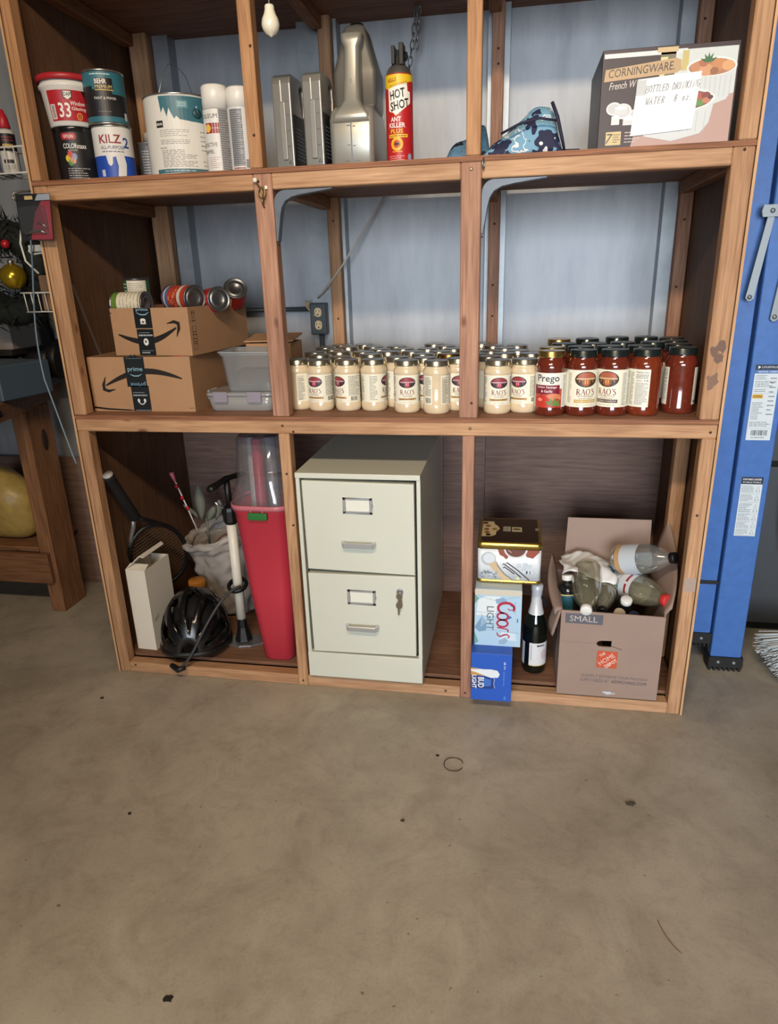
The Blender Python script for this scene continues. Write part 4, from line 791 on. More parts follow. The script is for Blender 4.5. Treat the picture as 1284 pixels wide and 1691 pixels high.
p.text('prime',tx+.003,.083,.0150,(120,168,190),3,wid=.048,rot=PI); p.rect(tx-.018,.0565,tx+.020,.058,(150,160,166),3); p.words(tx-.018,.0465,tx+.028,.0515,1,(170,176,180),3,.8,4)
p.ring(tx+.008,.033,.0115,.0125,.0028,(214,218,220),3,18,PI,2*PI); p.ell(tx-.002,.033,.004,.006,(214,218,220),3); p.ell(tx+.018,.033,.004,.006,(214,218,220),3); p.rect(tx-.016,.003,tx+.034,.0045,(150,160,166),3); p.rect(tx-.026,.158,tx+.026,.1592,(110,120,128),3)
p.line([(-.165,.012),(-.12,.007),(-.05,.004),(-.03,.003)],[.006,.005,.004,.001],(24,20,18),1); p.rect(.148,.010,.164,.0115,(40,34,30),1)
p.obj('front_print',T,onplane((0,-d_/2,0),(1,0,0),(0,0,1)))
T=thing('food_can','red-lidded can inside the lower shipping box','can',(.33,.115,Z2+.075)); MB().lathe(canbody(.034,.082),28,mr=[1]*5+[0]+[1]*5).build('can',[M('can_red2',(160,36,40),.35),tin],T); MB().lathe([(.034,.082),(.0362,.083),(.0362,.088),(.034,.090),(.0001,.090)],28).build('lid',redp,T)
T=thing('food_can','plain can holding up the red-lidded one inside the lower box','can',(.33,.115,Z2+.0045)); MB().lathe(canbody(.034,.070),24).build('can',tin,T)
T=thing('cardboard_box','smaller brown shipping box full of food cans, on top of the large one','box',(.262,.268,Z2+.1635),-.10)
w_,d_,h_=.262,.36,.137
obox('carton',T,w_,d_,h_)
p=Pr(); tx=-.020
smile(p,-.012,.066,.200,.034,(36,30,28),1)
p.rect(tx-.029,.0795,tx+.029,.1368,TAPE,2); p.rect(tx-.027,.001,tx+.029,.077,TAPE,2)
p.text('prime',tx,.1315,.010,PRB,3,wid=.040); p.line([(tx-.020,.124),(tx-.006,.118),(tx+.010,.118),(tx+.022,.125)],[.001,.0028,.0028,.001],PRB,3); p.rect(tx-.010,.091,tx+.008,.104,(214,212,204),3); p.ell(tx-.001,.1035,.009,.004,(226,224,216),4); p.ell(tx-.001,.0975,.003,.003,TAPE,5)
p.rect(tx-.020,.066,tx+.016,.0672,(150,160,166),3); p.words(tx-.022,.0565,tx+.026,.0620,1,(180,184,186),3,.8,4); p.ell(tx,.040,.0085,.0105,(226,226,224),3); p.poly([(tx-.003,.036),(tx-.003,.046),(tx+.004,.041)],TAPE,4); p.rect(tx-.018,.014,tx+.022,.0152,(130,136,140),3); p.words(tx-.018,.0065,tx+.024,.0110,1,(170,176,178),3,.8,5)
p.rect(-.1305,.122,-.126,.125,(20,18,16),1)
p.obj('front_print',T,onplane((0,-d_/2,0),(1,0,0),(0,0,1)))
p=Pr(); k=(44,36,32)
for x in (-.160,-.150): p.rect(x,.103,x+.0018,.122,k,1); p.poly([(x-.0025,.119),(x+.0043,.119),(x+.0009,.129)],k,1)
p.rect(-.165,.097,-.144,.0992,k,1)
for a,b in ((.016,.084),): p.line([(-.165,a),(-.165,b),(-.146,b),(-.146,a),(-.165,a)],.0016,k,1)
for y in (.032,.038,.046,.058,.066): p.rect(-.165,y,-.146,y+.0016,k,1)
p.obj('side_print',T,onplane((w_/2,0,0),(0,1,0),(0,0,1)))
# --- cans in the upper box
def fcan(lbl,loc,rot,r,h,lab,lidm=None,band=None):
    T=thing('food_can',lbl,'can',loc); T.rotation_euler=rot
    prof=[(.0001,.003),(r*.45,.003),(r*.47,.002),(r*.72,.002),(r*.74,.0035),(r-.004,.0035),(r-.002,0),(r+.001,.0005),(r+.001,.003),(r,.004),(r,h-.004),(r+.001,h-.003),(r+.001,h-.0005),(r-.002,h),(r-.004,h-.0035),(r*.74,h-.0035),(r*.72,h-.002),(r*.47,h-.002),(r*.45,h-.003),(.0001,h-.003)]
    MB().lathe(prof,32).build('can',M('dull_can_end',(122,124,126),.36,.85),T)
    lab.obj('label',T,oncyl(r,0,0),.007); return T
def lab_(r,h,base): p=Pr(); p.rect(-PI*r,.006,PI*r,h-.006,base,0); return p
r,h=.0335,.108
p=lab_(r,h,(222,214,190)); p.rect(-PI*r,.006,PI*r,.024,(96,130,56),1); p.words(-.09,.03,.09,.1,6,(90,84,70),2,.1,3); p.rect(-PI*r,.096,PI*r,.098,(70,64,50),2)
fcan('food can with cream and green label lying at the front left of the upper box',(.099,.165,1.2005),(0,PI/2,-.05),r,h,p)
r,h=.0385,.062
p=lab_(r,h,(46,96,58)); p.rect(-.012,.006,.05,.056,(226,220,200),1); p.words(-.008,.012,.045,.05,7,(120,116,100),2,.25,6); p.words(-.05,.02,-.015,.05,3,(220,226,216),2,.3,8)
fcan('short food can with dark green label standing on top of the heap',(.122,.262,1.212),(.04,.03,0),r,h,p)
r,h=.037,.135
p=lab_(r,h,(190,66,46)); rr=random.Random(3)
for i in range(60): p.ell(rr.uniform(-PI*r+.006,PI*r-.006),rr.uniform(.03,.085),.006,.005,rr.choice(((176,76,50),(206,110,80),(150,50,40),(220,140,100))),1,8)
p.rect(-PI*r,.008,PI*r,.034,(70,110,160),1);  p.rect(-PI*r,.014,PI*r,.020,(232,228,222),2); p.rect(-PI*r,.090,PI*r,.106,(220,212,196),2)
fcan('food can with red bean picture lying with its end to the front right',(.245,.245,1.2115),(0,PI/2,-.58),r,h,p)
r,h=.036,.085
p=lab_(r,h,(176,34,36)); p.rect(-PI*r,.006,PI*r,.022,(206,190,160),1)
fcan('food can with plain red label lying in the middle right of the upper box',(.352,.268,1.198),(0,PI/2-.1,-.72),r,h,p)
r,h=.036,.070
p=lab_(r,h,(170,38,36)); p.rect(-.030,.012,.034,.058,(228,226,226),1); p.words(-.024,.018,.028,.054,3,(44,70,130),2,.6,7)
fcan('red food can tipped over the right rim of the upper box',(.398,.372,1.196),(.25,.95,-.75),r,h,p)
r,h=.034,.105
for i,(x,y,z,a) in enumerate(((.19,.20,1.145,.1),(.28,.30,1.14,-.4),(.20,.37,1.15,.3),(.25,.16,1.10,.1))):
    p=lab_(r,h,((200,180,120),(150,60,50),(120,140,80),(190,190,180))[i]); fcan(('food can with yellowish label buried low in the upper box','food can with brick red label buried low in the upper box','food can with olive label buried at the back of the upper box','food can with pale label buried by the right wall of the upper box')[i],(x-.05,y,z),(0,PI/2,a),r,h,p)
# --- plastic food containers
clr=clear('frosted_plastic',(214,218,220),.14,.24,.2); clr2=clear('frosted_plastic_rim',(220,224,228),.22,.42,.2)
T=thing('food_container','clear plastic food container with clip lid, under the taller one','container',(.508,.135,Z2))
MB().rrect([(0,0,0,.090,.055,.018),(.004,0,0,.097,.062,.022),(.046,0,0,.103,.068,.022)],5,capt=False).build('tub',clear('frosted_plastic_low',(214,216,214),.14,.40,.25),T,solid=.002)
MB().rrect([(.0462,0,0,.107,.072,.022),(.052,0,0,.108,.073,.022),(.056,0,0,.104,.069,.022),(.0575,0,0,.097,.062,.02)],5).build('lid',clr2,T)
for x in (-.055,.05): MB().box(x-.022,x+.022,-.0785,-.0735,.028,.060).build('clip',clear('lilac_clip',(190,184,198),.15,.5,.25),T,bevel=.002)
MB().box(-.116,-.1085,-.03,.03,.030,.058).build('clip',clr2,T,bevel=.002)
T=thing('food_container','tall clear plastic container without a lid, on the clip-lid container','container',(.540,.137,Z2+.0582))
MB().rrect([(0,0,0,.066,.052,.014),(.004,0,0,.070,.056,.016),(.104,0,0,.081,.066,.018),(.106,0,0,.085,.070,.018),(.116,0,0,.086,.071,.018)],5,capt=False).build('tub',clr,T,solid=.0025)
MB().box(-.05,.055,-.03,.03,.004,.062).build('contents',M('tan_contents',(150,130,112),.7),T,bevel=.01)
MB().rrect([(.1125,0,0,.088,.073,.018),(.1165,0,0,.0885,.0735,.018)],5,capt=False,capb=False).build('rim',clr2,T,solid=.003)
o=MB().box(-.075,.08,-.06,.07,0,.004).build('cardboard_piece',card,loc=(.548,.29,1.082)); o.rotation_euler=(.10,0,.06); tag(o,'flat brown cardboard piece lying behind the tall plastic container','cardboard')
T=thing('folded_carton','small closed brown carton behind the plastic containers','box',(.548,.295,Z2)); MB().box(-.07,.075,-.06,.06,0,.182).build('carton',card,T,bevel=.001)
# clear plastic strip hanging by the left post
o=MB().add([(.052,.03,1.26),(.056,.034,1.26),(.088,.052,1.06),(.094,.056,1.06)],[(0,1,3,2)],0).build('plastic_strip',clear('clear_film',(220,216,210),.10,.03,.15)); tag(o,'thin clear plastic strip slanting down beside the left post','plastic strip')

# ================================================================== lower left bay
ZF=.0452
T=thing('storage_bin','tall red plastic gift-wrap bin with clear domed lid and green latch','bin',(0,0,0))
binm=M('red_bin_plastic',(190,54,70),.36,var=.03,vscale=5)
MB().rrect([(ZF,.553,.113,.046,.044,.03),(ZF+.006,.553,.113,.053,.050,.034),(.30,.546,.122,.074,.066,.04),(.570,.539,.130,.091,.079,.045),(.574,.539,.130,.095,.083,.047),(.584,.539,.130,.096,.084,.047)],7,capt=False).build('bin',binm,T)
cl=clear('clear_lid_plastic',(214,212,218),.17,.12,.07)
L_=MB().rrect([(.600,.539,.130,.096,.084,.047),(.625,.539,.130,.094,.082,.047),(.655,.540,.130,.083,.073,.046),(.680,.541,.130,.078,.069,.046),(.700,.541,.130,.078,.069,.046),(.702,.541,.130,.081,.072,.047),(.707,.541,.130,.081,.072,.047),(.709,.541,.130,.077,.068,.045),(.800,.542,.130,.072,.063,.042),(.810,.542,.130,.066,.057,.038)],7,capb=False).build('lid',cl,T)
MB().rrect([(.584,.539,.130,.0985,.0865,.048),(.600,.539,.130,.0985,.0865,.048)],7,capb=False,capt=False).build('lid_flange',M('pink_flange',(206,120,132),.3,alpha=.85),T,solid=.003)
MB().box(.508,.572,.034,.047,.556,.580).build('latch',M('green_latch',(44,112,54),.35),T,bevel=.005,bseg=2)
for x in (.518,.556): MB().box(x,x+.003,.0405,.046,.578,.600).build('latch_arm',M('pink_flange',(206,120,132)),T)
for x,y,x2,y2,rad,c,n in ((.520,.13,.528,.12,.017,(176,60,86),'pink dotted gift-wrap roll inside the clear bin lid'),(.560,.15,.556,.16,.018,(120,122,132),'silver gift-wrap roll inside the clear bin lid'),(.495,.14,.50,.15,.016,(170,170,172),'white gift-wrap roll at the left inside the clear bin lid')):
    o=MB().tube([(x,y,.10),(x2,y2,.795)],rad,14).build('gift_wrap_roll',M('roll_%d'%int(rad*1e3+c[0]),c,.4,var=.25,vscale=120)); tag(o,n,'gift wrap')
# --- white carton with its lid flap up
T=thing('white_box','tall thin white cardboard box with its lid flap standing open','box',(.077,.150,ZF),-.06)
wc=M('white_card',(224,218,204),.6); wci=M('white_card_inside',(170,140,104),.7)
w_,d_,h_=.073,.150,.302; t=.002
MB().box(-w_/2,w_/2,-d_/2,-d_/2+t,0,h_).box(-w_/2,w_/2,d_/2-t,d_/2,0,h_).box(-w_/2,-w_/2+t,-d_/2+t,d_/2-t,0,h_).box(w_/2-t,w_/2,-d_/2+t,d_/2-t,0,h_).box(-w_/2+t,w_/2-t,-d_/2+t,d_/2-t,0,t).box(-w_/2+t,w_/2-t,-d_/2+t,d_/2-t,h_-.06,h_-.058).build('carton',wc,T)
MB().hexa([(-w_/2,-d_/2,h_),(w_/2,-d_/2,h_),(w_/2,-d_/2+t,h_),(-w_/2,-d_/2+t,h_)],[(-w_/2+.002,-d_/2+.030,h_+.012),(w_/2-.002,-d_/2+.030,h_+.012),(w_/2-.002,-d_/2+.032,h_+.0105),(-w_/2+.002,-d_/2+.032,h_+.0105)]).build('dust_flap',wc,T)
MB().hexa([(-w_/2,-d_/2+.002,h_),(-w_/2+t,-d_/2+.002,h_),(-w_/2+t,d_/2,h_),(-w_/2,d_/2,h_)],[(.018,-d_/2+.006,h_+.050),(.020,-d_/2+.006,h_+.048),(.020,d_/2-.004,h_+.048),(.018,d_/2-.004,h_+.050)]).hexa([(.018,-d_/2+.006,h_+.050),(.020,-d_/2+.006,h_+.048),(.020,d_/2-.004,h_+.048),(.018,d_/2-.004,h_+.050)],[(.030,-d_/2+.012,h_+.044),(.031,-d_/2+.012,h_+.042),(.031,d_/2-.010,h_+.042),(.030,d_/2-.010,h_+.044)]).build('lid_flap',wc,T)
p=Pr(); p.words(-.01,.115,.02,.128,2,(150,138,124),1,.5,3); p.obj('side_print',T,onplane((w_/2,0,0),(0,1,.45),(0,-.45,1)))
# --- racket
T=thing('tennis_racket','black tennis racket standing grip-up in the left corner','racket')
A=Vector((.056,.042,.690)); dr=Vector((.02,.50,-.86)).normalized(); sd=Vector((.62,.70,.3)); sd=(sd-dr*sd.dot(dr)).normalized()
rk=M('racket_black',(20,20,22),.4)
g=MB().tube([A,A+dr*.012,A+dr*.02,A+dr*.10,A+dr*.205,A+dr*.21],[.0175,.0185,.0165,.0175,.019,.016],10).build('grip',M('racket_grip',(16,15,16),.85,bump=.3,bscale=90),T)
MB().tube([A-dr*.003,A+dr*.002],[.0165,.0165],14).build('butt_cap',M('grey_cap',(170,168,166),.4),T)
hc=A+dr*.42
silv=M('racket_silver',(150,150,150),.3,.6)
for s_ in (-1,1):
    b=A+dr*.21; e=hc-dr*.115+sd*(s_*.066)
    MB().tube([b+sd*(s_*.006),b+dr*.03+sd*(s_*.022),b+dr*.06+sd*(s_*.045),e],[.009,.008,.007,.007],8).build('throat',silv if s_<0 else rk,T)
hd=[hc+dr*(.150*math.cos(a))+sd*(.100*math.sin(a)) for a in [2*PI*i/32 for i in range(32)]]
MB().tube(hd,.0085,8,closed=True).build('head',rk,T)
st=MB()
for i in range(-10,11):
    u=i/11; st.tube([hc+dr*(.145*u)+sd*(.095*math.sqrt(1-u*u)),hc+dr*(.145*u)-sd*(.095*math.sqrt(1-u*u))],.0009,4,cap=False); st.tube([hc+sd*(.095*u)+dr*(.145*math.sqrt(1-u*u)),hc+sd*(.095*u)-dr*(.145*math.sqrt(1-u*u))],.0009,4,cap=False)
so=st.build('strings',M('racket_string',(92,70,48),.6),T); so['kind']='stuff'
# --- helmet
T=thing('bike_helmet','glossy black bicycle helmet with long vents lying in front of the bag','helmet',(.238,.135,ZF))
hm=M('helmet_black',(20,20,22),.26,coat=.25)
def hpt(u,v,k):                                                      # u along front to back, v round the crown
    th=PI*(.04+.92*u); ph=PI*(.0+1.0*v)
    x=.112*k*math.sin(th)**.75*math.cos(ph); yy=-.128*k*math.cos(th); z=.0+.185*k*math.sin(th)**.8*math.sin(ph)**.85
    return Vector((x,yy,z))
ns,nv=22,26; vs=[];fs=[];keep=set()
for i in range(ns+1):
    for j in range(nv+1): vs.append(hpt(i/ns,j/nv,1.))
for i in range(ns):
    for j in range(nv):
        col=j%5; vent=False
        if col in (1,2,3) and ((2<=i<=9) or (11<=i<=15) or (17<=i<=19)) and 1<j<nv-2: vent=not (col!=2 and i in (2,3,9,11,15,17,19))
        if not vent: a=i*(nv+1)+j; fs.append((a,a+1,a+nv+2,a+nv+1))
tilt=Matrix.Translation((0,-.012,.026))@Matrix.Rotation(-.10,4,'X')@Matrix.Rotation(.25,4,'Z')
MB().add([tilt@v for v in vs],fs,0,True).build('shell',hm,T,solid=.011)
MB().add([tilt@hpt(i/12,j/14,.86) for i in range(13) for j in range(15)],[(i*15+j,i*15+j+1,(i+1)*15+j+1,(i+1)*15+j) for i in range(12) for j in range(14)],0,True).build('liner',M('helmet_liner',(10,10,10),.8),T)
MB().tube([tilt@hpt(.02+.96*i/20,0.0,1.0) for i in range(21)]+[tilt@hpt(.98-.96*i/20,1.0,1.0) for i in range(21)],.010,8,closed=True).build('rim',M('helmet_rim',(20,20,21),.5),T)
MB().tube([tilt@(hpt(.62+.12*i/10,.33+.34*i/10,1.03)) for i in range(11)],.012,8,flat=.6).build('rear_band',M('orange_band',(170,110,34),.5),T) if False else None
T2=thing('amber_jar','dark jar with an amber yellow lid peeking up behind the black helmet','jar',(.190,.268,ZF)); MB().lathe([(.0001,0),(.036,0),(.038,.004),(.038,.13),(.030,.150),(.028,.156),(.0001,.156)],24).build('glass',M('dark_amber_glass',(40,22,14),.2),T2); MB().lathe([(.0001,.1562),(.030,.1562),(.031,.160),(.031,.182),(.028,.186),(.0001,.186)],24).build('lid',M('amber_lid_mat',(176,112,36),.45),T2)
# --- floor pump
T=thing('bike_pump','white bicycle floor pump with black handle and silver foot','pump',(.392,.172,ZF))
wp_=M('pump_white',(226,222,208),.35); pb=M('pump_black',(18,18,19),.45); al=M('pump_alloy',(170,172,174),.3,.8)
MB().lathe([(.0165,.092),(.0165,.452)],24).build('barrel',wp_,T)
MB().lathe([(.0001,.012),(.032,.012),(.030,.016),(.0185,.060),(.0175,.095),(.0001,.095)],8,sm=False).build('foot_cone',pb,T)
MB().prism([(-.055,-.012),(-.040,-.040),(.0,-.050),(.040,-.040),(.075,-.014),(.105,-.016),(.105,.006),(.075,.012),(.040,.036),(-.040,.036),(-.055,.012)],'xy',0,.008).build('foot',al,T,bevel=.002,bseg=2)
MB().box(.085,.104,-.015,.004,.008,.014).build('foot_pad',pb,T,bevel=.002)
MB().lathe([(.0001,.448),(.020,.448),(.0245,.458),(.0255,.495),(.023,.506),(.012,.510),(.0001,.510)],10,sm=False).build('collar',pb,T)
MB().tube([(0,0,.505),(0,0,.592)],.0105,12).build('rod',pb,T)
hv=Vector((.036,.18,.0)).normalized()
MB().tube([tuple(hv*k+Vector((0,0,.598+dz))) for k,dz in ((-.095,-.006),(-.085,-.004),(-.05,0),(-.015,.004),(0,.004),(.015,.004),(.05,0),(.085,-.004),(.10,-.006))],[.011,.014,.0115,.011,.014,.011,.0115,.014,.011],12,flat=.8).build('handle',pb,T)
MB().tube([(-.035,-.03,.53),(-.025,-.02,.515),(-.008,-.01,.500),(.005,0,.49)],[.004,.004,.005,.005],8).build('lever',M('bright_lever',(176,186,196),.2,.9),T)
MB().tube([(.030*math.cos(a),-.004+.030*math.sin(a),.222+.010*math.sin(a*1.0)) for a in [2*PI*i/20 for i in range(20)]],.0065,8,flat=1.4,closed=True).build('hose_clip',pb,T)
ho=bez((.024,-.03,.230),(-.02,-.06,.235),(-.05,-.13,.165),(-.085,-.17,.090),12)+bez((-.085,-.17,.090),(-.105,-.188,.045),(-.13,-.198,.012),(-.150,-.205,-.002),8)[1:]
hs=MB().tube(ho,.0048,8).build('hose',M('grey_hose',(58,60,62),.5),T)
MB().tube([(-.128,-.200,.006),(-.150,-.206,-.0005),(-.182,-.190,.004),(-.186,-.188,.001)],[.008,.011,.0085,.005],8).build('nozzle',pb,hs)
# --- bag of decorations
T=thing('plastic_bag','tall translucent white plastic bag of holiday decorations behind the pump','bag',(.262,.42,ZF))
rb=random.Random(9); vs=[];fs=[]; nr,ng=44,80
for j in range(nr+1):
    u=j/nr; R0=.092+.052*u+(.010 if u>.86 else 0)-(.02 if u<.04 else 0)
    for i in range(ng):
        a=2*PI*i/ng; k=1+.05*math.sin(5*a+3*u)+.035*math.sin(11*a-14*u)+.022*abs(math.sin(8.5*a+16*u+2*math.sin(5*u)))+.018*abs(math.sin(6*a-21*u+1.5*math.sin(3*a)))
        zz=.345*u+(.05*math.cos(a-.3) if u>.3 else 0)*(u-.3)/.7
        vs.append((R0*k*math.cos(a)+.004*math.sin(30*u),R0*.95*k*math.sin(a),zz))
for j in range(nr):
    for i in range(ng): i2=(i+1)%ng; fs.append((j*ng+i,j*ng+i2,(j+1)*ng+i2,(j+1)*ng+i))
fs.append(tuple(range(ng)))
MB().add([(x+rb.uniform(-.0014,.0014),y+rb.uniform(-.0014,.0014),z+rb.uniform(-.001,.001)) for x,y,z in vs],fs,0,True).build('bag',M('bag_film',(178,170,163),.3,alpha=.74,bump=.6,bscale=34),T,solid=.001)
MB().tube([(( .140+.014)*math.cos(a)*(1+.04*math.sin(7*a)),(.134+.012)*math.sin(a)*(1+.04*math.sin(7*a)),.345+.05*math.cos(a-.3)-.014+.006*math.sin(9*a)) for a in [2*PI*i/40 for i in range(40)]],[.013+.004*math.sin(5*i) for i in range(40)],8,closed=True).build('rolled_rim',M('bag_film_rim',(184,176,168),.35,alpha=.8),T)
MB().ell((0,0,.16),.085,.08,.15,18,12).build('stuffing',M('pink_grey_stuffing',(150,116,112),.7,var=.3,vscale=18),T)
o=MB().tube([(.150,.40,.37),(.126,.40,.445),(.086,.40,.565)],[.0028,.0028,.0028],8).build('candy_stick',M('white_stick',(222,206,204),.4)); tag(o,'white and red candy stick poking out of the plastic bag','stick')
for k,(x,z) in enumerate(((.129,.46),(.112,.50),(.096,.545))): MB().ell((x-.004,.395,z),.008,.006,.008,10,8).build('red_bead',M('red_bead_mat',(176,28,40),.3),o)
MB().tube([(.087,.40,.560),(.079,.40,.585),(.076,.40,.597)],[.004,.008,.009],10).build('pink_tip',M('pink_tip_mat',(206,110,124),.35),o)
T=thing('artificial_sprig','grey-green artificial leaf sprig standing in the plastic bag','sprig',(.175,.435,.42))
lf=M('dusty_leaf',(112,116,104),.7)
def leafm(pts,wd):
    vs=[];fs=[]
    for i,p_ in enumerate(pts):
        w2=wd*math.sin(PI*(i+.25)/(len(pts)-.2)); vs+=[(p_[0]-w2,p_[1],p_[2]),(p_[0],p_[1]-w2*.35,p_[2]),(p_[0]+w2,p_[1],p_[2])]
    for i in range(len(pts)-1): fs+=[(3*i,3*i+1,3*i+4,3*i+3),(3*i+1,3*i+2,3*i+5,3*i+4)]
    return MB().add(vs,fs,0,True)
leafm([(-.02,0,-.02+.0195*i) for i in range(8)],.022).build('leaf',lf,T,solid=.0012); leafm([(.01+.006*i,-.01,-.02+.012*i) for i in range(6)],.018).build('leaf',lf,T,solid=.0012); leafm([(-.035-.010*i,.0,-.01+.010*i) for i in range(6)],.014).build('leaf',lf,T,solid=.0012); leafm([(.035+.004*i,.01,-.02+.016*i) for i in range(6)],.017).build('leaf',lf,T,solid=.0012)
MB().tube([(0,0,-.12),(0,0,-.01)],.004,6).build('stem',lf,T)
# ================================================================== lower right bay
T=thing('beer_carton','blue beer carton jutting over the front rail, lowest of the stack','carton',(1.2675,.070,.0385))
w_,d_,h_=.120,.26,.162
MB().box(-w_/2,w_/2,-d_/2,d_/2,0,h_).build('carton',M('beer_blue',(30,84,186),.32),T,bevel=.0025,bseg=2)
p=Pr(); x0=-w_/2; p.rect(x0+.001,.001,-x0-.001,h_-.001,(34,88,190),0)
p.poly([(x0,.112),(x0+.035,.108),(x0+.060,.109),(x0+.078,.106),(x0+.085,.094),(x0+.080,.082),(x0+.060,.080),(x0+.040,.086),(x0,.088)],(226,232,238),1); p.poly([(x0,.112),(x0+.030,.108),(x0+.004,.106),(x0,.107)],(190,140,70),2); p.poly([(x0,.100),(x0+.012,.097),(x0+.045,.085),(x0,.088)],(200,150,80),2)
p.poly([(x0,.086),(x0+.050,.082),(x0+.066,.076),(x0+.070,.068),(x0+.070,.048),(x0+.064,.042),(x0,.040)],(30,56,128),3); p.poly([(x0+.038,.078),(x0+.060,.074),(x0+.060,.052),(x0+.038,.048)],(58,110,196),4); p.line([(x0+.070,.078),(x0+.068,.060),(x0+.071,.046)],.0014,(200,214,230),4)
p.text('BUD',x0+.030,.0625,.018,(240,242,246),5,wid=.036,bold=.02,rot=-PI/2); p.text('LIGHT',x0+.010,.064,.014,(240,242,246),5,wid=.046,bold=.02,rot=-PI/2)
p.text('18',x0+.099,.132,.006,(220,230,240),3,wid=.008,rot=-PI/2,bold=.02); p.text('CANS',x0+.099,.118,.005,(220,230,240),3,wid=.012,rot=-PI/2); p.words(x0+.096,.055,x0+.099,.105,8,(120,160,216),3,.6,3); p.rect(x0+.098,.008,x0+.105,.018,(80,130,206),2)
p.obj('front_print',T,onplane((0,-d_/2,0),(1,0,0),(0,0,1)))
T=thing('beer_carton','silvery blue beer carton standing on the darker blue carton','carton',(1.2815,.118,.2010))
w_,d_,h_=.136,.262,.186
MB().box(-w_/2,w_/2,-d_/2,d_/2,0,h_).build('carton',M('silver_carton',(186,204,216),.34),T,bevel=.0025,bseg=2)
p=Pr(); x0=-w_/2
p.rect(x0,0,-x0,h_-.001,(176,206,228),0); p.rect(x0,h_-.018,-x0,h_-.001,(206,200,184),1); p.poly([(x0+.004,.10),(x0+.01,.150),(x0+.03,.164),(x0+.075,.164),(x0+.06,.10)],(222,230,236),1); p.poly([(x0,.06),(x0+.02,.095),(x0+.036,.075),(x0+.034,.05),(x0+.014,.045)],(120,156,190),2); p.poly([(x0+.020,.108),(x0+.026,.092),(x0+.036,.080),(x0+.018,.060)],(150,180,206),3)
p.poly([(x0+.060,.155),(x0+.084,.162),(x0+.094,.150),(x0+.08,.138),(x0+.062,.142)],(140,170,200),2); p.poly([(x0+.074,.020),(x0+.092,.030),(x0+.100,.020),(x0+.09,.006),(x0+.072,.008)],(150,178,200),2); p.poly([(x0,.0),(x0+.012,.012),(x0+.002,.040),(x0,.045)],(110,160,150),2); p.poly([(x0,h_-.05),(x0+.012,h_-.03),(x0+.002,h_-.02),(x0,h_-.018)],(110,160,150),2)
for a,b in (((x0+.002,.112),(x0+.07,.106)),((x0+.0,.056),(x0+.13,.046)),((x0+.006,h_-.020),(x0+.06,h_-.036)),((x0+.06,h_-.036),(x0+.13,h_-.020))): p.line([a,b],.0010,(120,160,190),2)
p.poly([(x0+.075,.02),(x0+.12,.02),(x0+.12,.045),(x0+.08,.05)],(206,224,236),1)
def scr(pts,t,c,l): p.line(pts,t,c,l)
RED=(176,34,66); CX=x0+.083
def tr(pts): return [(CX+.004+v*1.25,.148-u*1.04) for u,v in pts]                    # script written top to bottom
def arc(cx,cy,rx,ry,a0,a1,n=14): return [(cx+rx*math.cos(a0+(a1-a0)*i/n),cy+ry*math.sin(a0+(a1-a0)*i/n)) for i in range(n+1)]
for pts,th in ((arc(.020,.004,.017,.019,1.0,6.0,18),[.003]+[.0055+.003*math.sin(PI*i/17) for i in range(18)]),(arc(.018,.014,.007,.007,-1.2,3.2,10),.0028),(arc(.046,-.004,.011,.0125,0,2*PI,18),.0058),(arc(.068,-.004,.011,.0125,0,2*PI,18),.0058),([(.082,-.016),(.086,.006),(.090,.010),(.096,.009)],[.004,.004,.0045,.003]),([(.116,.010),(.109,.013),(.103,.007),(.106,-.001),(.111,-.008),(.106,-.015),(.098,-.016)],[.003,.004,.0045,.005,.0045,.004,.003])):
    p.line(tr(pts),th,RED,5)
p.text('LIGHT',x0+.046,.092,.0215,(104,118,130),4,wid=.078,rot=-PI/2,bold=.01); p.poly([(x0+.094,.088),(x0+.094,.108),(x0+.110,.098)],(60,110,180),4);  p.text('Cold',x0+.122,.030,.007,(226,240,248),3,wid=.022,rot=-PI/2,shear=.2); p.words(x0+.116,.110,x0+.119,.150,7,(130,160,190),3,.6,4); p.rect(x0+.124,.082,x0+.127,.095,(60,90,150),3)
p.obj('front_print',T,onplane((0,-d_/2,0),(1,0,0),(0,0,1)))
T=thing('cookie_tin','white and gold rectangular tin printed with baking pictures, topmost of the stack','tin',(1.309,.137,.3873))
gold=M('gold_tin',(186,156,80),.26,.9); 
MB().rrect([(0,0,0,.090,.104,.012),(.002,0,0,.0935,.1075,.014),(.012,0,0,.0935,.1075,.014)],5).build('base_rim',gold,T)
MB().rrect([(.0121,0,0,.092,.106,.012),(.110,0,0,.092,.106,.012)],5).build('body',M('tin_white',(222,228,234),.3),T)
MB().rrect([(.110,0,0,.094,.108,.014),(.126,0,0,.094,.108,.014),(.130,0,0,.0905,.1045,.014),(.1305,0,0,.084,.098,.012),(.129,0,0,.083,.097,.012)],5).build('lid',gold,T)
MB().rrect([(.1292,0,0,.0835,.0975,.012),(.1300,0,0,.0835,.0975,.012)],5).build('lid_panel',M('dark_gold_lid',(64,44,22),.3,.5),T)
p=Pr(); p.rect(-.083,-.097,.083,.097,M('dark_gold_lid',(64,44,22)),0); p.poly([(-.083,-.060),(-.083,.070),(-.050,.070),(-.046,.045),(-.036,.030),(-.030,.006),(-.040,-.015),(-.042,-.045),(-.056,-.058)],(206,190,146),1)
for x,y,c in ((-.075,.055,(90,50,30)),(-.066,.030,(150,90,50)),(-.070,.0,(140,80,50)),(-.068,-.025,(150,90,54)),(-.064,-.045,(60,34,22)),(-.046,.004,(150,120,40))): p.ell(x,y,.008,.010,c,2,14)
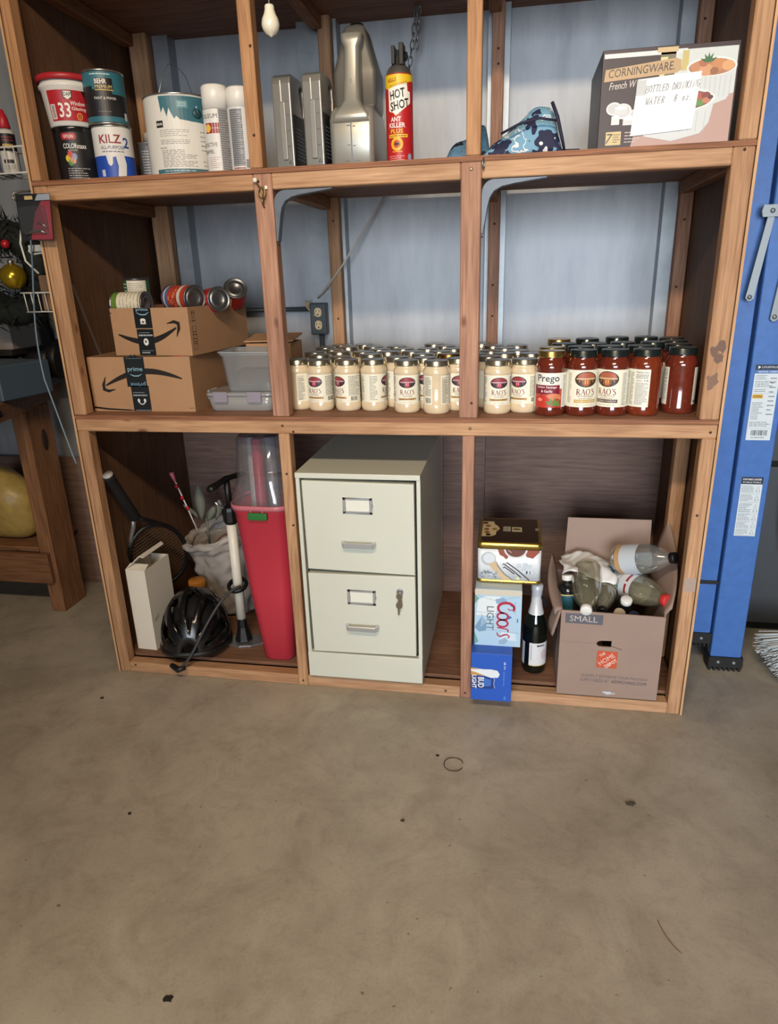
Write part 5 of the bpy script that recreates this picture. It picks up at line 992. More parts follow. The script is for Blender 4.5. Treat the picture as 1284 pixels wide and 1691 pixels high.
p.rect(-.020,-.012,.002,.028,(190,184,168),1); p.words(-.018,-.008,.0,.024,5,(70,60,50),2,.5,2); p.rect(.006,-.014,.036,.026,(196,184,150),1); p.ell(.020,.008,.012,.006,(60,40,30),2); p.rect(.076,.0,.086,.022,(150,140,120),1)
p.obj('lid_print',T,onplane((0,0,.1300),(1,0,0),(0,1,0)))
p=Pr(); p.poly([(-.034,.098),(-.028,.080),(-.016,.074),(-.010,.066),(-.004,.070),(.0,.098)],(150,80,62),1); p.poly([(.04,.098),(.05,.076),(.068,.072),(.086,.092),(.086,.098)],(150,76,60),1)
p.ell(.018,.100,.034,.030,(214,218,224),2,30,PI,2*PI); p.ell(.018,.100,.029,.025,(110,62,56),3,28,PI,2*PI); p.line([(-.004,.096),(.006,.088)],.002,(206,190,190),4)
p.ell(-.060,.066,.022,.022,(180,192,200),1,22); p.ell(-.058,.068,.017,.016,(214,222,230),2,18); p.poly([(-.062,.050),(-.046,.054),(-.038,.060),(-.026,.036),(.002,.008),(.010,.0),(-.014,.0),(-.030,.012)],(206,182,146),2); p.poly([(-.038,.062),(-.030,.044),(-.012,.020),(.014,.0),(.010,.0),(-.014,.018),(-.034,.044)],(110,120,130),3)
rr=random.Random(2)
for i in range(34): p.ell(rr.uniform(-.086,-.034),rr.uniform(.003,.026),.004,.003,rr.choice(((150,160,170),(196,204,212),(120,126,134))),3,7)
for a,b,c,d in ((-.016,.052,.036,.010),(-.006,.056,.060,.002),(-.014,.042,.016,.020)): p.line([(a-.003,b-.004),(a,b),(a+(c-a)*.5,b+(d-b)*.45),(c,d)],.0034,(60,56,60),3)
for x,y in ((.028,.048),(.046,.052),(.058,.046),(.042,.040),(.056,.026),(.066,.028),(.048,.028)): p.rect(x-.006,y-.005,x+.006,y+.005,(200,212,222),2); p.line([(x-.006,y-.005),(x+.006,y-.005),(x+.006,y+.005)],.0008,(150,166,180),3)
p.poly([(.018,.004),(.026,.014),(.034,.008),(.032,.002)],(206,214,170),3)
p.obj('front_print',T,onplane((0,-.106,.012),(1,0,0),(0,0,1)))
for x in (-.056,-.02,.016,.052): MB().ell((x,-.1076,.006),.0022,.001,.0022,8,6).build('rivet',M('rivet_bright',(230,220,190),.2,.8),T)
# --- sparkling wine
T=thing('wine_bottle','dark green sparkling wine bottle with white foil neck and white label','bottle',(1.3985,.128,ZF))
MB().lathe([(.0001,.006),(.022,.004),(.034,0),(.0375,.004),(.038,.012),(.038,.135),(.0365,.155),(.030,.180),(.022,.205),(.0175,.225),(.0150,.240),(.0140,.285),(.0155,.288),(.0155,.297),(.0001,.298)],36).build('glass',M('dark_green_glass',(10,16,12),.06,coat=.5),T)
MB().lathe([(.0245,.203),(.0195,.224),(.0170,.240),(.0162,.275),(.0178,.282),(.0178,.299),(.012,.302),(.0001,.302)],28,cap=(False,True)).build('foil',M('white_foil',(214,216,220),.4,.2,bump=.2,bscale=80),T)
MB().hexa([(.012,-.021,.262),(.014,-.020,.262),(.030,-.014,.225),(.028,-.016,.225)],[(.014,-.019,.272),(.016,-.018,.272),(.034,-.012,.250),(.032,-.013,.250)]).build('foil_tab',M('black_foil',(26,26,32),.4),T)
p=Pr(); p.rect(-.100,.028,-.034,.108,(214,216,220),0); p.rect(-.016,.030,.050,.112,(220,222,226),0); p.rect(-.100,.028,-.034,.031,(180,160,100),1); p.rect(-.016,.030,.050,.033,(190,170,110),1); p.words(.008,.098,.046,.108,1,(40,40,60),2,.6,6); p.rect(-.010,.050,-.008,.104,(150,150,156),1); p.ell(.034,.070,.012,.018,(206,190,196),1)
p.rect(-.02,.150,.052,.172,(206,196,160),0) if False else None
p.obj('label',T,oncyl(.038,0,az(1.3985,.128)),.005)
p=Pr(); p.rect(-.010,0,.030,.022,(210,196,150),0); p.ell(.012,.011,.006,.006,(90,80,50),1,14); p.obj('neck_label',T,oncyl(.0335,.160,az(1.4,.128)+.1,.0268,.022),.005)
# --- moving box
HX0,HX1,HY0,HY1,HZ=1.4637,1.7525,-.004,.288,.283
T=thing('moving_box','open brown moving box crammed with empty bottles, flaps up','box',((HX0+HX1)/2,(HY0+HY1)/2,ZF))
mv=M('moving_card',(152,130,118),.75,var=.05,vscale=10,bump=.05,bscale=100); W=(HX1-HX0)/2; DD=(HY1-HY0)/2; t=.004
# front wall with a hand hole
hz=.180
arcp=[(-.026-.0+.013*math.cos(a),hz+.010*math.sin(a)) for a in [PI*.5+PI*i/8 for i in range(9)]]
hole=arcp+[(.003,hz-.010),(.003,hz+.010)]
MB().prism([(-W,0),(W,0),(W,HZ-.006),(-W,HZ),(-W,hz),(-.039,hz)]+[q for q in arcp[4:]]+[(.003,hz-.010),(.003,hz+.011)]+arcp[:5]+[(-.0392,hz+.0004),(-W,hz+.0004)],'xz',-DD,-DD+t).build('front_wall',mv,T)
MB().box(-W,-W+t,-DD+t,DD-t,0,HZ).box(W-t,W,-DD+t,DD-t,0,HZ).box(-W,W,DD-t,DD,0,HZ).box(-W+t,W-t,-DD+t,DD-t,0,t).build('walls',mv,T)
MB().hexa([(-W+.024,DD-t,HZ),(W,DD-t,HZ),(W,DD,HZ),(-W+.024,DD,HZ)],[(-W+.030,DD+.012,HZ+.178),(W-.002,DD+.012,HZ+.178),(W-.002,DD+.016,HZ+.178),(-W+.030,DD+.016,HZ+.178)]).build('back_flap',mv,T)
def sheet(fn,nu,nv): return MB().add([fn(i/nu,j/nv) for j in range(nv+1) for i in range(nu+1)],[(j*(nu+1)+i,j*(nu+1)+i+1,(j+1)*(nu+1)+i+1,(j+1)*(nu+1)+i) for j in range(nv) for i in range(nu)],0,True)
sheet(lambda u,v:(W-.002+.052*v*math.sin(PI*(u*.62+.10))*(.6+.4*v),-DD+.006+(2*DD-.03)*u,HZ+v*(.022+.178*(u**.75)-.03*math.sin(PI*u))-.002),16,6).build('right_flap',mv,T,solid=.004)
sheet(lambda u,v:(-W+.001-.034*math.sin(PI*.5*v)*(.5+.5*math.sin(PI*u)),-DD+.004+(2*DD-.02)*u,HZ+(.050*u+.012)*math.sin(PI*v*.6)-(.030*v*(1-u))),14,6).build('left_flap',mv,T,solid=.004)
sheet(lambda u,v:(-W-.001-.020*v-.010*math.sin(3*u),-DD+.006+.10*u,HZ-.005-.085*v*(1-.15*u)),8,5).build('torn_flap',mv,T,solid=.004)
p=Pr(); GR=(92,92,102)
p.rect(-W+.012,HZ-.042,-W+.118,HZ-.010,GR,1); p.text('SMALL',-W+.064,HZ-.026,.0185,(190,178,170),2,wid=.078,bold=.03)
p.obj('size_print',T,onplane((0,-DD,0),(1,0,-.012),(0,0,1))); p=Pr(); ox,oy=-.006,.128
p.rect(ox-.029,oy-.028,ox+.029,oy+.028,(196,82,52),1); q=PI/4.6
p.text('THE',ox-.014,oy+.016,.008,(222,200,186),2,wid=.018,rot=q,bold=.02); p.text('HOME',ox-.001,oy+.001,.0145,(222,200,186),2,wid=.052,rot=q,bold=.03); p.text('DEPOT',ox+.012,oy-.012,.0115,(222,200,186),2,wid=.040,rot=q,bold=.03)
p.obj('logo_print',T,onplane((0,-DD,0),(1,0,-.012),(0,0,1))); p=Pr(); p.text('QUICKLY ESTIMATE YOUR PACKING',.018,.0690,.0105,(100,92,98),2,wid=.190); p.text('SUPPLY NEEDS AT',-.036,.0545,.0105,(100,92,98),2,wid=.082); p.text('HDMOVING.COM',.062,.0545,.0105,(56,56,80),2,wid=.098,bold=.02)
p.obj('slogan_print',T,onplane((0,-DD,0),(1,0,-.012),(0,0,1))); p=Pr(); p.poly([(-.014,.012),(.012,.014),(.016,.019),(-.012,.018),(-.0,.008),(.026,.0135),(.026,.016),(.0,.0115)],(206,212,220),2)
p.obj('torn_tape',T,onplane((0,-DD,0),(1,0,-.012),(0,0,1))); p=Pr()
p.line([(.004,hz-.006),(.034,hz-.016)],.0014,(50,40,36),1)
p.obj('tear',T,onplane((0,-DD,0),(1,0,-.012),(0,0,1)))
# --- bottles in the box
def bottle(lbl,base,tip,r,capm,glassm,lab=None,name='bottle',clen=.016,cr=.016,bd=.42):
    b=Vector(base); ax=Vector(tip)-b; L=ax.length; T=thing(name,lbl,'bottle',base); T.rotation_euler=ax.to_track_quat('Z','Y').to_euler()
    s=L
    prof=[(.0001,.006),(r*.5,.002),(r*.8,0),(r*.96,.006),(r,.016),(r,s*bd)]+[(max(.0135,r*k),s*(bd+(.93-bd)*q)) for k,q in ((.985,.16),(.93,.35),(.80,.55),(.60,.75),(.42,.88),(.30,1.))]+[(.0135,s-.002)]
    MB().lathe(prof,28,cap=(True,False)).build('glass',glassm,T)
    MB().lathe([(cr,s-clen),(cr+.0008,s-clen+.002),(cr+.0008,s-.002),(cr-.001,s),(.0001,s)],20).build('cap',capm,T)
    if lab: lab.obj('label',T,oncyl(r+.0003,0,0),.006)
    return T
glassc=clear('clear_bottle_plastic',(222,226,224),.24,.12,.05); glassy=clear('clear_oil_bottle_plastic',(218,214,184),.24,.16,.06); dk=M('dark_bottle_glass',(24,26,26),.12,coat=.4)
capw=M('white_cap',(228,228,224),.4); capr=M('red_cap',(190,50,48),.4); capk=M('black_cap',(16,16,18),.4)
r=.046; p=Pr(); p.rect(-PI*r*.95,.02,PI*r*.55,.092,(196,204,212),0); p.rect(-PI*r*.95,.02,PI*r*.2,.036,(190,150,104),1)
bottle('large clear bottle with black cap lying on top of the moving box pile',(1.640,.205,.408),(1.782,.085,.470),r,capk,glassc,p)
p=Pr(); p.rect(-PI*r*.98,.012,PI*r*.98,.096,(214,216,220),0); p.words(-PI*r*.9,.02,PI*r*.9,.05,8,(70,74,90),1,.4,5); p.words(-PI*r*.9,.070,PI*r*.9,.084,1,(150,40,46),1,.6,8)
bottle('clear oil bottle with red cap slanting out at the right of the moving box',(1.652,.215,.330),(1.764,.040,.352),r*.98,capr,glassy,p,clen=.018,cr=.018)
bottle('clear bottle with white cap pointing straight at the viewer in the moving box',(1.552,.195,.375),(1.532,-.008,.330),r*.98,capw,glassy,None)
p=Pr(); p.rect(-.12,.14,.12,.255,(40,96,118),0); p.rect(-.12,.252,.12,.256,(206,190,130),1); p.rect(-.12,.14,-.004,.250,(44,40,36),1); p.words(-.044,.230,-.010,.242,1,(206,206,200),2,.6,3); p.words(-.05,.15,-.008,.225,7,(170,166,150),2,.2,4); p.line([(.02,.15),(.032,.225)],.002,(120,170,180),1)
bottle('dark bottle with teal label and white cap at the left wall of the box',(1.506,.110,.066),(1.488,.150,.372),.037,capw,dk,p,bd=.86)
p=Pr(); p.rect(-.13,.03,.13,.115,(40,96,118),0); p.rect(-.13,.112,.13,.116,(206,190,130),1); p.ring(.0,.070,.024,.024,.003,(190,206,206),1); p.line([(-.012,.062),(-.008,.078),(-.004,.064),(.0,.079),(.004,.066),(.008,.078),(.013,.068)],.0022,(200,214,214),1); p.ell(.028,.046,.006,.006,(206,200,90),1)
bottle('bottle with teal label lying in the middle of the moving box',(1.615,.250,.350),(1.585,.045,.300),.040,capk,glassy,p)
bottle('slim bottle with small white cap between teal bottle and red-capped bottle',(1.655,.150,.150),(1.655,.070,.338),.034,capw,dk,None)
bottle('bottle with tan cap low at the front wall of the moving box',(1.628,.140,.170),(1.632,.030,.312),.034,M('tan_cap',(190,176,150),.4),dk,None)
bottle('bottle with navy cap low at the front right of the moving box',(1.700,.150,.140),(1.672,.030,.305),.034,M('navy_cap',(34,40,70),.4),dk,None)
bottle('dark bottle lying deep at the bottom left of the moving box',(1.50,.06,.085),(1.52,.24,.10),.034,capk,dk,None); bottle('dark bottle lying deep at the bottom right of the moving box',(1.66,.06,.085),(1.64,.25,.09),.034,capk,dk,None)
rb=random.Random(5)
def crum(u,v):
    x=1.470+.160*u; y=.125+.13*v
    return (x+.006*math.sin(9*v),y,.386+.020*math.sin(2.4*u+.4)+.008*math.sin(7*u+5*v)+.004*abs(math.sin(13*u-9*v))-.030*(1-v)**2*(.3+.7*u)-.012*u)
o=sheet(crum,22,16).build('crumpled_paper',M('white_paper',(226,226,226),.6),solid=.001); tag(o,'crumpled white paper with a pale stain lying on the bottles','paper')
# ================================================================== right: ladder, broom
T=thing('step_ladder','blue fibreglass folding step ladder standing beside the shelves','ladder',(0,0,0))
bl=M('ladder_blue',(66,110,180),.36,var=.10,vscale=40,bump=.05,bscale=200); alu=M('ladder_aluminium',(140,146,150),.42,.6); rubm=M('ladder_rubber',(20,21,23),.6)
def chan(x0,x1,y,dep,z0,z1,nm,lean=0):                               # U-shaped rail, open to the back
    tt=.006
    o=MB()
    for a,b,c,d in ((x0,x1,y,y+tt),(x0,x0+tt,y+tt,y+dep),(x1-tt,x1,y+tt,y+dep)): o.hexa([(a,c,z0),(b,c,z0),(b,d,z0),(a,d,z0)],[(a-lean,c,z1),(b-lean,c,z1),(b-lean,d,z1),(a-lean,d,z1)])
    return o.build(nm,bl,T,bevel=.002)
chan(1.972,2.066,.270,.040,.048,2.3,'front_rail',.014); chan(1.913,1.968,.290,.030,.122,2.2,'rear_rail',.016)
chan(1.972,2.066,.600,.040,.048,2.3,'front_rail',.014); chan(1.913,1.968,.590,.030,.122,2.2,'rear_rail',.016)
MB().box(1.911,1.9695,.287,.322,.300,.312).build('rear_brace',rubm,T); 
for z in (.30,.60,.90,1.2,1.5,1.8): MB().box(1.980-.006*z,2.058-.006*z,.3105,.5995,z,z+.025).build('step',alu,T,bevel=.002)
for z in (.45,.95,1.45): MB().box(1.925,1.945,.3205,.5895,z,z+.02).build('cross_brace',alu,T)
def foot(x0,x1,y0,y1,h,n):
    o=MB().box(x0,x1,y0,y1,.012,h)
    for i in range(n): a=x0+(x1-x0)*(i+.15)/n; o.box(a,a+(x1-x0)*.6/n,y0,y1,0,.012)
    o=o.build('foot',rubm,T,bevel=.0015)
    return o
f1=foot(1.966,2.072,.262,.318,.050,7); foot(1.966,2.072,.594,.65,.050,7)
for y0 in (.284,.584):
    o=MB().box(1.908,1.974,y0,y0+.042,.085,.124)
    for i in range(5): a=1.908+.066*(i+.15)/5; o.box(a,a+.008,y0,y0+.042,.074,.085)
    o.build('rear_foot',rubm,T,bevel=.0015)
riv=MB().lathe([(.0001,.005),(.004,.004),(.0062,.0015),(.0065,0)],14).xf(Matrix.Rotation(PI/2,4,'X')).mesh('rivet',alu)
def rivet(x,y,z,par=T):
    o=bpy.data.objects.new('rivet',riv); COL.objects.link(o); o.parent=par; o.location=(x,y,z)
rivet(1.996,.262,.033); rivet(2.044,.262,.033); rivet(1.941,.284,.105)
MB().prism([(1.921,1.175),(1.926,1.168),(1.936,1.166),(1.943,1.172),(1.9665,1.380),(1.949,1.382)],'xz',.258,.2615).build('spreader_bar',alu,T,bevel=.001); MB().prism([(1.992,1.118),(1.998,1.112),(2.008,1.112),(2.014,1.118),(2.034,1.395),(2.014,1.395)],'xz',.258,.2615).build('spreader_bar',alu,T,bevel=.001)
MB().prism([(1.934,1.378),(1.930,1.392),(1.933,1.408),(2.06,1.408),(2.06,1.378)],'xz',.252,.2575).build('spreader_lock',alu,T,bevel=.0015)
for x,z in ((1.932,1.177),(2.003,1.124),(1.957,1.393)): rivet(x,.2575 if z<1.3 else .2515,z)
p=Pr(); p.rect(0,0,.066,.218,(206,216,222),1); p.rect(0,.203,.066,.218,(30,44,64),2); p.rect(0,.193,.066,.203,(70,110,170),2); p.poly([(.007,.206),(.007,.215),(.014,.211)],(226,230,234),3); p.text('LOUISVILLE',.038,.2110,.0052,(226,230,234),3,wid=.042); p.text('NOTICE / AVISO',.034,.1980,.0048,(230,236,242),3,wid=.050,bold=.01)
for i,(a,b,n) in enumerate(((.176,.190,3),(.155,.172,3),(.140,.150,2),(.060,.112,9),(.040,.056,3))): p.words(.004,a,.034 if i in (0,2,3) else .060,b,n,(80,92,104),2,.32,20+i)
p.rect(.002,.122,.030,.134,(216,170,50),2); p.words(.004,.124,.028,.132,2,(60,50,30),3,.5,2); p.words(.044,.070,.062,.186,9,(60,74,90),2,.2,9); p.bars(.012,.014,.056,.030,(40,50,60),2,9); p.words(.014,.006,.050,.010,1,(80,90,100),2,.5,3)
for y in (.174,.153,.137,.036): p.rect(.004,y,.062,y+.0006,(120,134,146),2)
p.obj('warning_label',T,onplane((1.9795,.2690,.776),(1,0,0),(-.006,0,1)))
p=Pr(); p.rect(0,0,.060,.188,(206,216,222),1); p.rect(0,.166,.060,.188,(24,30,46),2); p.text('PORTABLE LADDER',.030,.1810,.0056,(232,236,240),3,wid=.052,bold=.02); p.text('\u00c9CHELLE MOBILE',.030,.1725,.0056,(232,236,240),3,wid=.050,bold=.02)
for i,(a,b) in enumerate(((.140,.162),(.112,.134),(.076,.106),(.050,.072),(.026,.046),(.004,.022))): p.words(.003,a,.038,b,5,(70,84,98),2,.3,40+i); p.line([(.044,a+.003),(.049,b-.002),(.055,a+.003),(.044,a+.003)],.0012,(70,84,98),2); p.rect(.003,a-.003,.057,a-.0024,(120,134,146),2)
p.obj('warning_label',T,onplane((1.987,.2690,.4755),(1,0,0),(-.006,0,1)))
# --- broom
T=thing('broom','broom with splayed pale straw bristles lying on the floor at the right','broom',(2.292,.235,0))
rb=random.Random(12); br=MB()
ad=Vector((-.90,-.40,-.16)).normalized(); sdv=Vector((-.50,.82,.22)).normalized(); o0=Vector((.06,.03,.12))
for i in range(620):
    a=rb.uniform(-1,1); b=rb.uniform(-1,1); st_=o0+sdv*(.036*a)+Vector((0,0,.018*b)); en=st_+ad*(.235+rb.uniform(-.012,.012)-.03*abs(a))+sdv*(.085*a)+Vector((0,0,.012*b))
    en.z=max(en.z,.004+.02*abs(b)); br.tube([st_,(st_+en)/2+Vector((0,0,.004)),en],[.0016,.0018,.0014],4)
o=br.build('bristles',M('broom_bristle',(196,204,208),.6),T); o['kind']='stuff'
MB().tube([o0-ad*.02,o0+ad*.035],[.03,.036],14).build('ferrule',M('broom_cap',(40,70,120),.4),T)
MB().tube([o0-ad*.01,o0-ad*.35+Vector((0,-.08,.10)),o0-ad*.9+Vector((.3,-.30,.45))],.011,10).build('handle',M('broom_handle',(190,150,100),.5),T)
o=MB().ell((2.50,.44,.20),.15,.12,.20,26,18,fn=lambda q:q*(1+.10*math.sin(23*q.x)+.08*math.sin(31*q.y+9*q.z))).build('black_bag',M('black_bag_film',(12,12,13),.35)); tag(o,'black full bag on the floor behind the broom at the right','bag')
T=thing('dark_panel','dark grey sheet panel leaning on the wall behind the ladder','panel',(2.48,.585,0)); MB().hexa([(-.36,-.02,.012),(.5,-.02,.012),(.5,-.005,.012),(-.36,-.005,.012)],[(-.36,.030,2.0),(.5,.030,2.0),(.5,.045,2.0),(-.36,.045,2.0)]).build('sheet',M('dark_sheet',(70,73,78),.5,.2,var=.1,vscale=3),T,bevel=.002); MB().box(-.361,.5,-.006,.0135,.612,.634).box(-.361,.5,-.024,.0,.012,.03).build('black_strip',M('black_plastic',(16,16,18)),T)
T=thing('folded_umbrella','folded black umbrella hanging at the far right behind the ladder','umbrella',(2.235,.520,.42)); MB().tube([(0,0,.40),(.004,0,.2),(.006,0,0),(.006,0,-.06)],[.022,.034,.022,.010],10).build('canopy',M('black_cloth',(16,16,18),.7),T); MB().tube([(.006,0,-.06),(.006,0,-.10)],.006,8).build('tip',M('pump_alloy',(170,172,174)),T)
MB().tube([(0,.0,.40),(0,.0,.52),(0,.03,.56),(0,.06,.56)],.006,8).build('handle',M('black_cloth',(16,16,18)),T)
# ================================================================== left: workbench and what is on and about it
T=thing('workbench','wooden workbench with a thick top and a board leg at the left','workbench',(0,0,0))
bw=wood('bench_timber',(150,108,76),(110,74,50),'x'); bwz=wood('bench_timber_upright',(156,112,78),(116,80,54),'z'); 
MB().prism([(-1.7,.08),(-.345,.10),(-.500,.640),(-1.7,.640)],'xy',.835,.897).build('top',bw,T,bevel=.004)
MB().box(-.522,-.462,.375,.520,0,.834).build('leg',bwz,T,bevel=.004); MB().box(-1.66,-1.60,.10,.24,0,.834).build('leg',bwz,T,bevel=.004)
MB().ell((-.4605,.455,.70),.004,.016,.042,16,12).build('knot',M('knot_dark',(50,32,22),.7),T)
MB().box(-1.60,-.475,.352,.374,.135,.262).build('stretcher',bw,T,bevel=.003)
for i in range(3): MB().box(-1.62,-.524,.376+.085*i,.457+.085*i,.262,.282).build('shelf_slat',bw,T,bevel=.002)
MB().lathe([(.0001,.006),(.012,.006),(.014,0)],14).xf(Matrix.Translation((-.357,.125,.866))@Matrix.Rotation(PI/2,4,'Y')).build('bolt',M('black_bolt',(20,18,18),.5),T)
T=thing('plastic_sack','yellowish clear sack of shavings on the workbench lower shelf','sack',(-.70,.47,.283))
MB().ell((0,0,.15),.150,.085,.152,28,20,fn=lambda q:Vector((q.x*(1-.25*max(0,q.z)/.15),q.y,q.z))*(1+.05*math.sin(29*q.x+11*q.z)+.04*math.sin(37*q.z))).build('sack',M('yellow_sack',(176,150,84),.38,var=.18,vscale=30,bump=.4,bscale=30),T)
T=thing('tool_case','slate blue box on the workbench top at the left edge','box',(-.505,.285,.8978),-.16)
MB().box(-.165,.165,-.10,.12,0,.115).build('case',M('slate_case',(74,92,106),.55),T,bevel=.004); p=Pr(); p.words(-.02,.040,.08,.052,1,(120,140,150),1,.5,3); p.obj('print',T,onplane((0,-.10,0),(1,0,0),(0,0,1)))
T=thing('black_goggles','glossy black goggles lying on the slate blue box','goggles',(-.575,.25,1.013))
MB().ell((0,0,.036),.085,.05,.036,20,12).build('lens',M('helmet_black',(14,14,15)),T); MB().tube([(.07,.0,.03),(.10,.04,.02),(.06,.09,.02)],.006,8).build('strap',M('black_cloth',(16,16,18)),T)
T=thing('bench_grinder','black bench grinder at the right end of the workbench','grinder',(-.50,.555,.8978))
gk=M('grinder_black',(20,19,19),.5)
MB().box(-.06,.06,-.05,.05,0,.03).build('base',gk,T,bevel=.004); MB().lathe([(.0001,-.075),(.045,-.075),(.055,-.06),(.055,.06),(.045,.075),(.0001,.075)],24).xf(Matrix.Translation((0,0,.09))@Matrix.Rotation(PI/2,4,'Y')).build('motor',gk,T)
for x in (-.105,.105): MB().lathe([(.0001,-.018),(.075,-.018),(.075,.018),(.0001,.018)],24).xf(Matrix.Translation((x,0,.095))@Matrix.Rotation(PI/2,4,'Y')).build('wheel_guard',gk,T,bevel=.004); 
MB().lathe([(.0001,.0),(.012,0),(.010,.004),(.0001,.004)],16).xf(Matrix.Translation((-.03,-.056,.10))@Matrix.Rotation(PI/2,4,'X')).build('badge',M('grey_cap',(170,168,166)),T)
T=thing('tool_rack','dark board of tools standing on the bench against the wall','tool rack',(-.80,.615,.8978))
MB().box(-.42,.12,0,.022,0,.33).build('board',M('rack_dark',(34,28,26),.7),T,bevel=.002)
for i,z in enumerate((.052,.085)): MB().box(-.06,.10,-.012,-.001,z,z+.010).build('steel_rule',M('rule_steel',(196,194,188),.35,.6),T)
T=thing('grey_carton','grey box standing above the tools on the wall shelf','box',(-.74,.44,1.04)); MB().box(-.20,.235,0,.16,0,.135).build('carton',M('grey_card',(150,142,136),.7,var=.05,vscale=6),T,bevel=.002)
T=thing('wall_shelf','dark narrow shelf on the back wall left of the unit','shelf',(0,0,0)); MB().box(-1.4,-.50,.42,.654,1.178,1.198).build('board',M('rack_dark',(34,28,26)),T,bevel=.002); MB().box(-1.4,-.50,.42,.654,1.019,1.039).build('board',M('rack_dark',(34,28,26)),T,bevel=.002)
for x in (-1.38,-.52): MB().box(x,x+.02,.60,.654,.90,1.45).build('upright',M('rack_dark',(34,28,26)),T)
# wreath with ornament
T=thing('wreath','dark artificial wreath with a gold ball hanging left of the shelves','wreath',(-.379,.330,1.299))
wm=M('wreath_dark',(16,22,17),.8); wv=MB(); rb=random.Random(3)
for i in range(900):
    a=rb.uniform(0,2*PI); R0=.125+rb.uniform(-.05,.05); c=Vector((R0*math.cos(a),rb.uniform(-.05,.05),R0*math.sin(a)))
    d_=Vector((rb.uniform(-1,1),rb.uniform(-1,1),rb.uniform(-1,1))).normalized()*.05
    n_=d_.cross(Vector((0,1,.3))).normalized()*.004
    wv.add([c-n_,c+n_,c+d_],[(0,1,2)],0)
o=wv.build('needles',wm,T); o['kind']='stuff'
MB().tube([(.125*math.cos(a),0,.125*math.sin(a)) for a in [2*PI*i/24 for i in range(24)]],.045,8,closed=True).build('ring',wm,T)
b_=MB().ell((.075,-.072,-.010),.040,.040,.040,24,16).build('ball',M('gold_ball',(186,156,40),.2,.7),T); MB().lathe([(.010,.0),(.010,.012),(.0001,.014)],12).xf(Matrix.Translation((.075,-.072,.029))).build('ball_cap',M('bright_tin',(190,190,188)),b_)
MB().ell((.06,-.06,.09),.014,.014,.014,10,8).build('berry',M('red_bead_mat',(176,28,40)),T)
# wire rack with tubes of caulk
T=thing('wire_rack','white wire rack hooked on the outside of the left panel, holding tubes','rack',(-.205,.25,1.58))
wr=M('white_wire',(220,220,214),.35); b=MB()
for z in (0,.070): b.tube([(-.16,-.05,z),(.16,-.05,z),(.16,.05,z),(-.16,.05,z)],.0028,6,closed=True)
for x in [-.15+.03*i for i in range(11)]: b.tube([(x,-.05,.07),(x,-.05,0),(x,.05,0),(x,.05,.07)],.0018,5)
for s_ in (-.05,.05): b.tube([(.16,s_,.07),(.19,s_,.10),(.2035,s_,.10)],.0028,6)
b.build('wire_basket',wr,T)
def caulk(x,y,c1,c2,tipc,lbl):
    T=thing('caulk_tube',lbl,'tube',(x,y,1.5835)); MB().lathe([(.0001,0),(.024,0),(.0245,.002),(.0245,.112),(.022,.116),(.010,.122),(.0001,.122)],22).build('tube',M('tube_%d'%c1[0],c1,.4),T)
    MB().lathe([(.016,.122),(.018,.124),(.014,.150),(.005,.172),(.0001,.174)],16).build('nozzle_cap',M('cap_%d'%tipc[0],tipc,.4),T)
    p=Pr(); p.rect(-.07,.060,.07,.106,c2,0); p.rect(-.014,.066,.016,.078,(190,160,80),1); p.rect(-.018,.026,.010,.036,(40,38,38),1); p.words(-.018,.008,.02,.022,4,(150,146,140),1,.4,3); p.words(-.014,.084,.018,.1,2,(150,60,60),1,.4,4); p.obj('label',T,oncyl(.0245,0,az(x,y)),.005)
caulk(-.218,.235,(206,204,198),(28,26,30),(186,34,50),'white and black caulk tube with a red cap in the wire rack'); caulk(-.158,.262,(196,190,180),(120,30,50),(190,120,40),'caulk tube with maroon label beside the panel in the wire rack')
T=thing('caulk_bottle','dark bottle with a pink pointed cap behind the tubes in the wire rack','bottle',(-.272,.275,1.5835)); MB().lathe([(.0001,0),(.028,0),(.029,.003),(.029,.13),(.012,.165),(.0001,.166)],20).build('bottle',M('dark_bottle_plastic',(52,54,60),.4),T); MB().lathe([(.014,.160),(.016,.162),(.010,.20),(.003,.23),(.0001,.232)],16).build('cap',M('pink_cap',(190,60,80),.4),T)
# blister card on a nail
T=thing('blister_pack','red and black blister pack hanging on a nail at the left post','package',(.018,-.028,1.375))
MB().hexa([(-.052,-.002,.004),(.044,-.002,.0),(.044,0,.0),(-.052,0,.004)],[(-.046,-.002,.118),(.056,-.002,.116),(.056,0,.116),(-.046,0,.118)]).build('card',M('pack_card',(40,40,44),.4),T)
p=Pr(); p.poly([(-.022,.004),(.044,.002),(.054,.098),(.028,.098),(.004,.070)],(140,54,66),1); p.poly([(-.047,.100),(.055,.100),(.0555,.115),(-.0455,.117)],(30,30,32),2); p.poly([(.010,.100),(.055,.100),(.056,.115),(.02,.115)],(150,160,172),3); p.rect(-.02,.103,.004,.112,(196,170,120),3)
p.obj('print',T,onplane((0,-.002,0),(1,0,0),(0,0,1)))
MB().rrect([(0,0,0,.040,.036,.006),(.010,0,0,.036,.032,.006)],4,capb=False).xf(Matrix.Translation((-.002,-.0024,.052))@Matrix.Rotation(PI/2,4,'X')).build('blister',clear('clear_blister',(216,222,230),.22,.05,.05),T)
MB().tube([(-.034,-.006,.016),(-.012,-.006,.024),(.012,-.006,.026),(.028,-.006,.018)],.0026,8).tube([(.008,-.006,.046),(.022,-.006,.042),(.034,-.006,.032)],.0024,8).build('hook_piece',M('bright_tin',(190,190,188)),T)
T=MB().tube([(.006,.02,1.505),(-.016,-.020,1.500),(-.030,-.034,1.494),(-.034,-.036,1.484),(-.026,-.034,1.478)],.0026,8).build('hook_nail',M('grey_steel',(150,150,148))); tag(T,'bent steel hook nail holding the blister pack','nail')
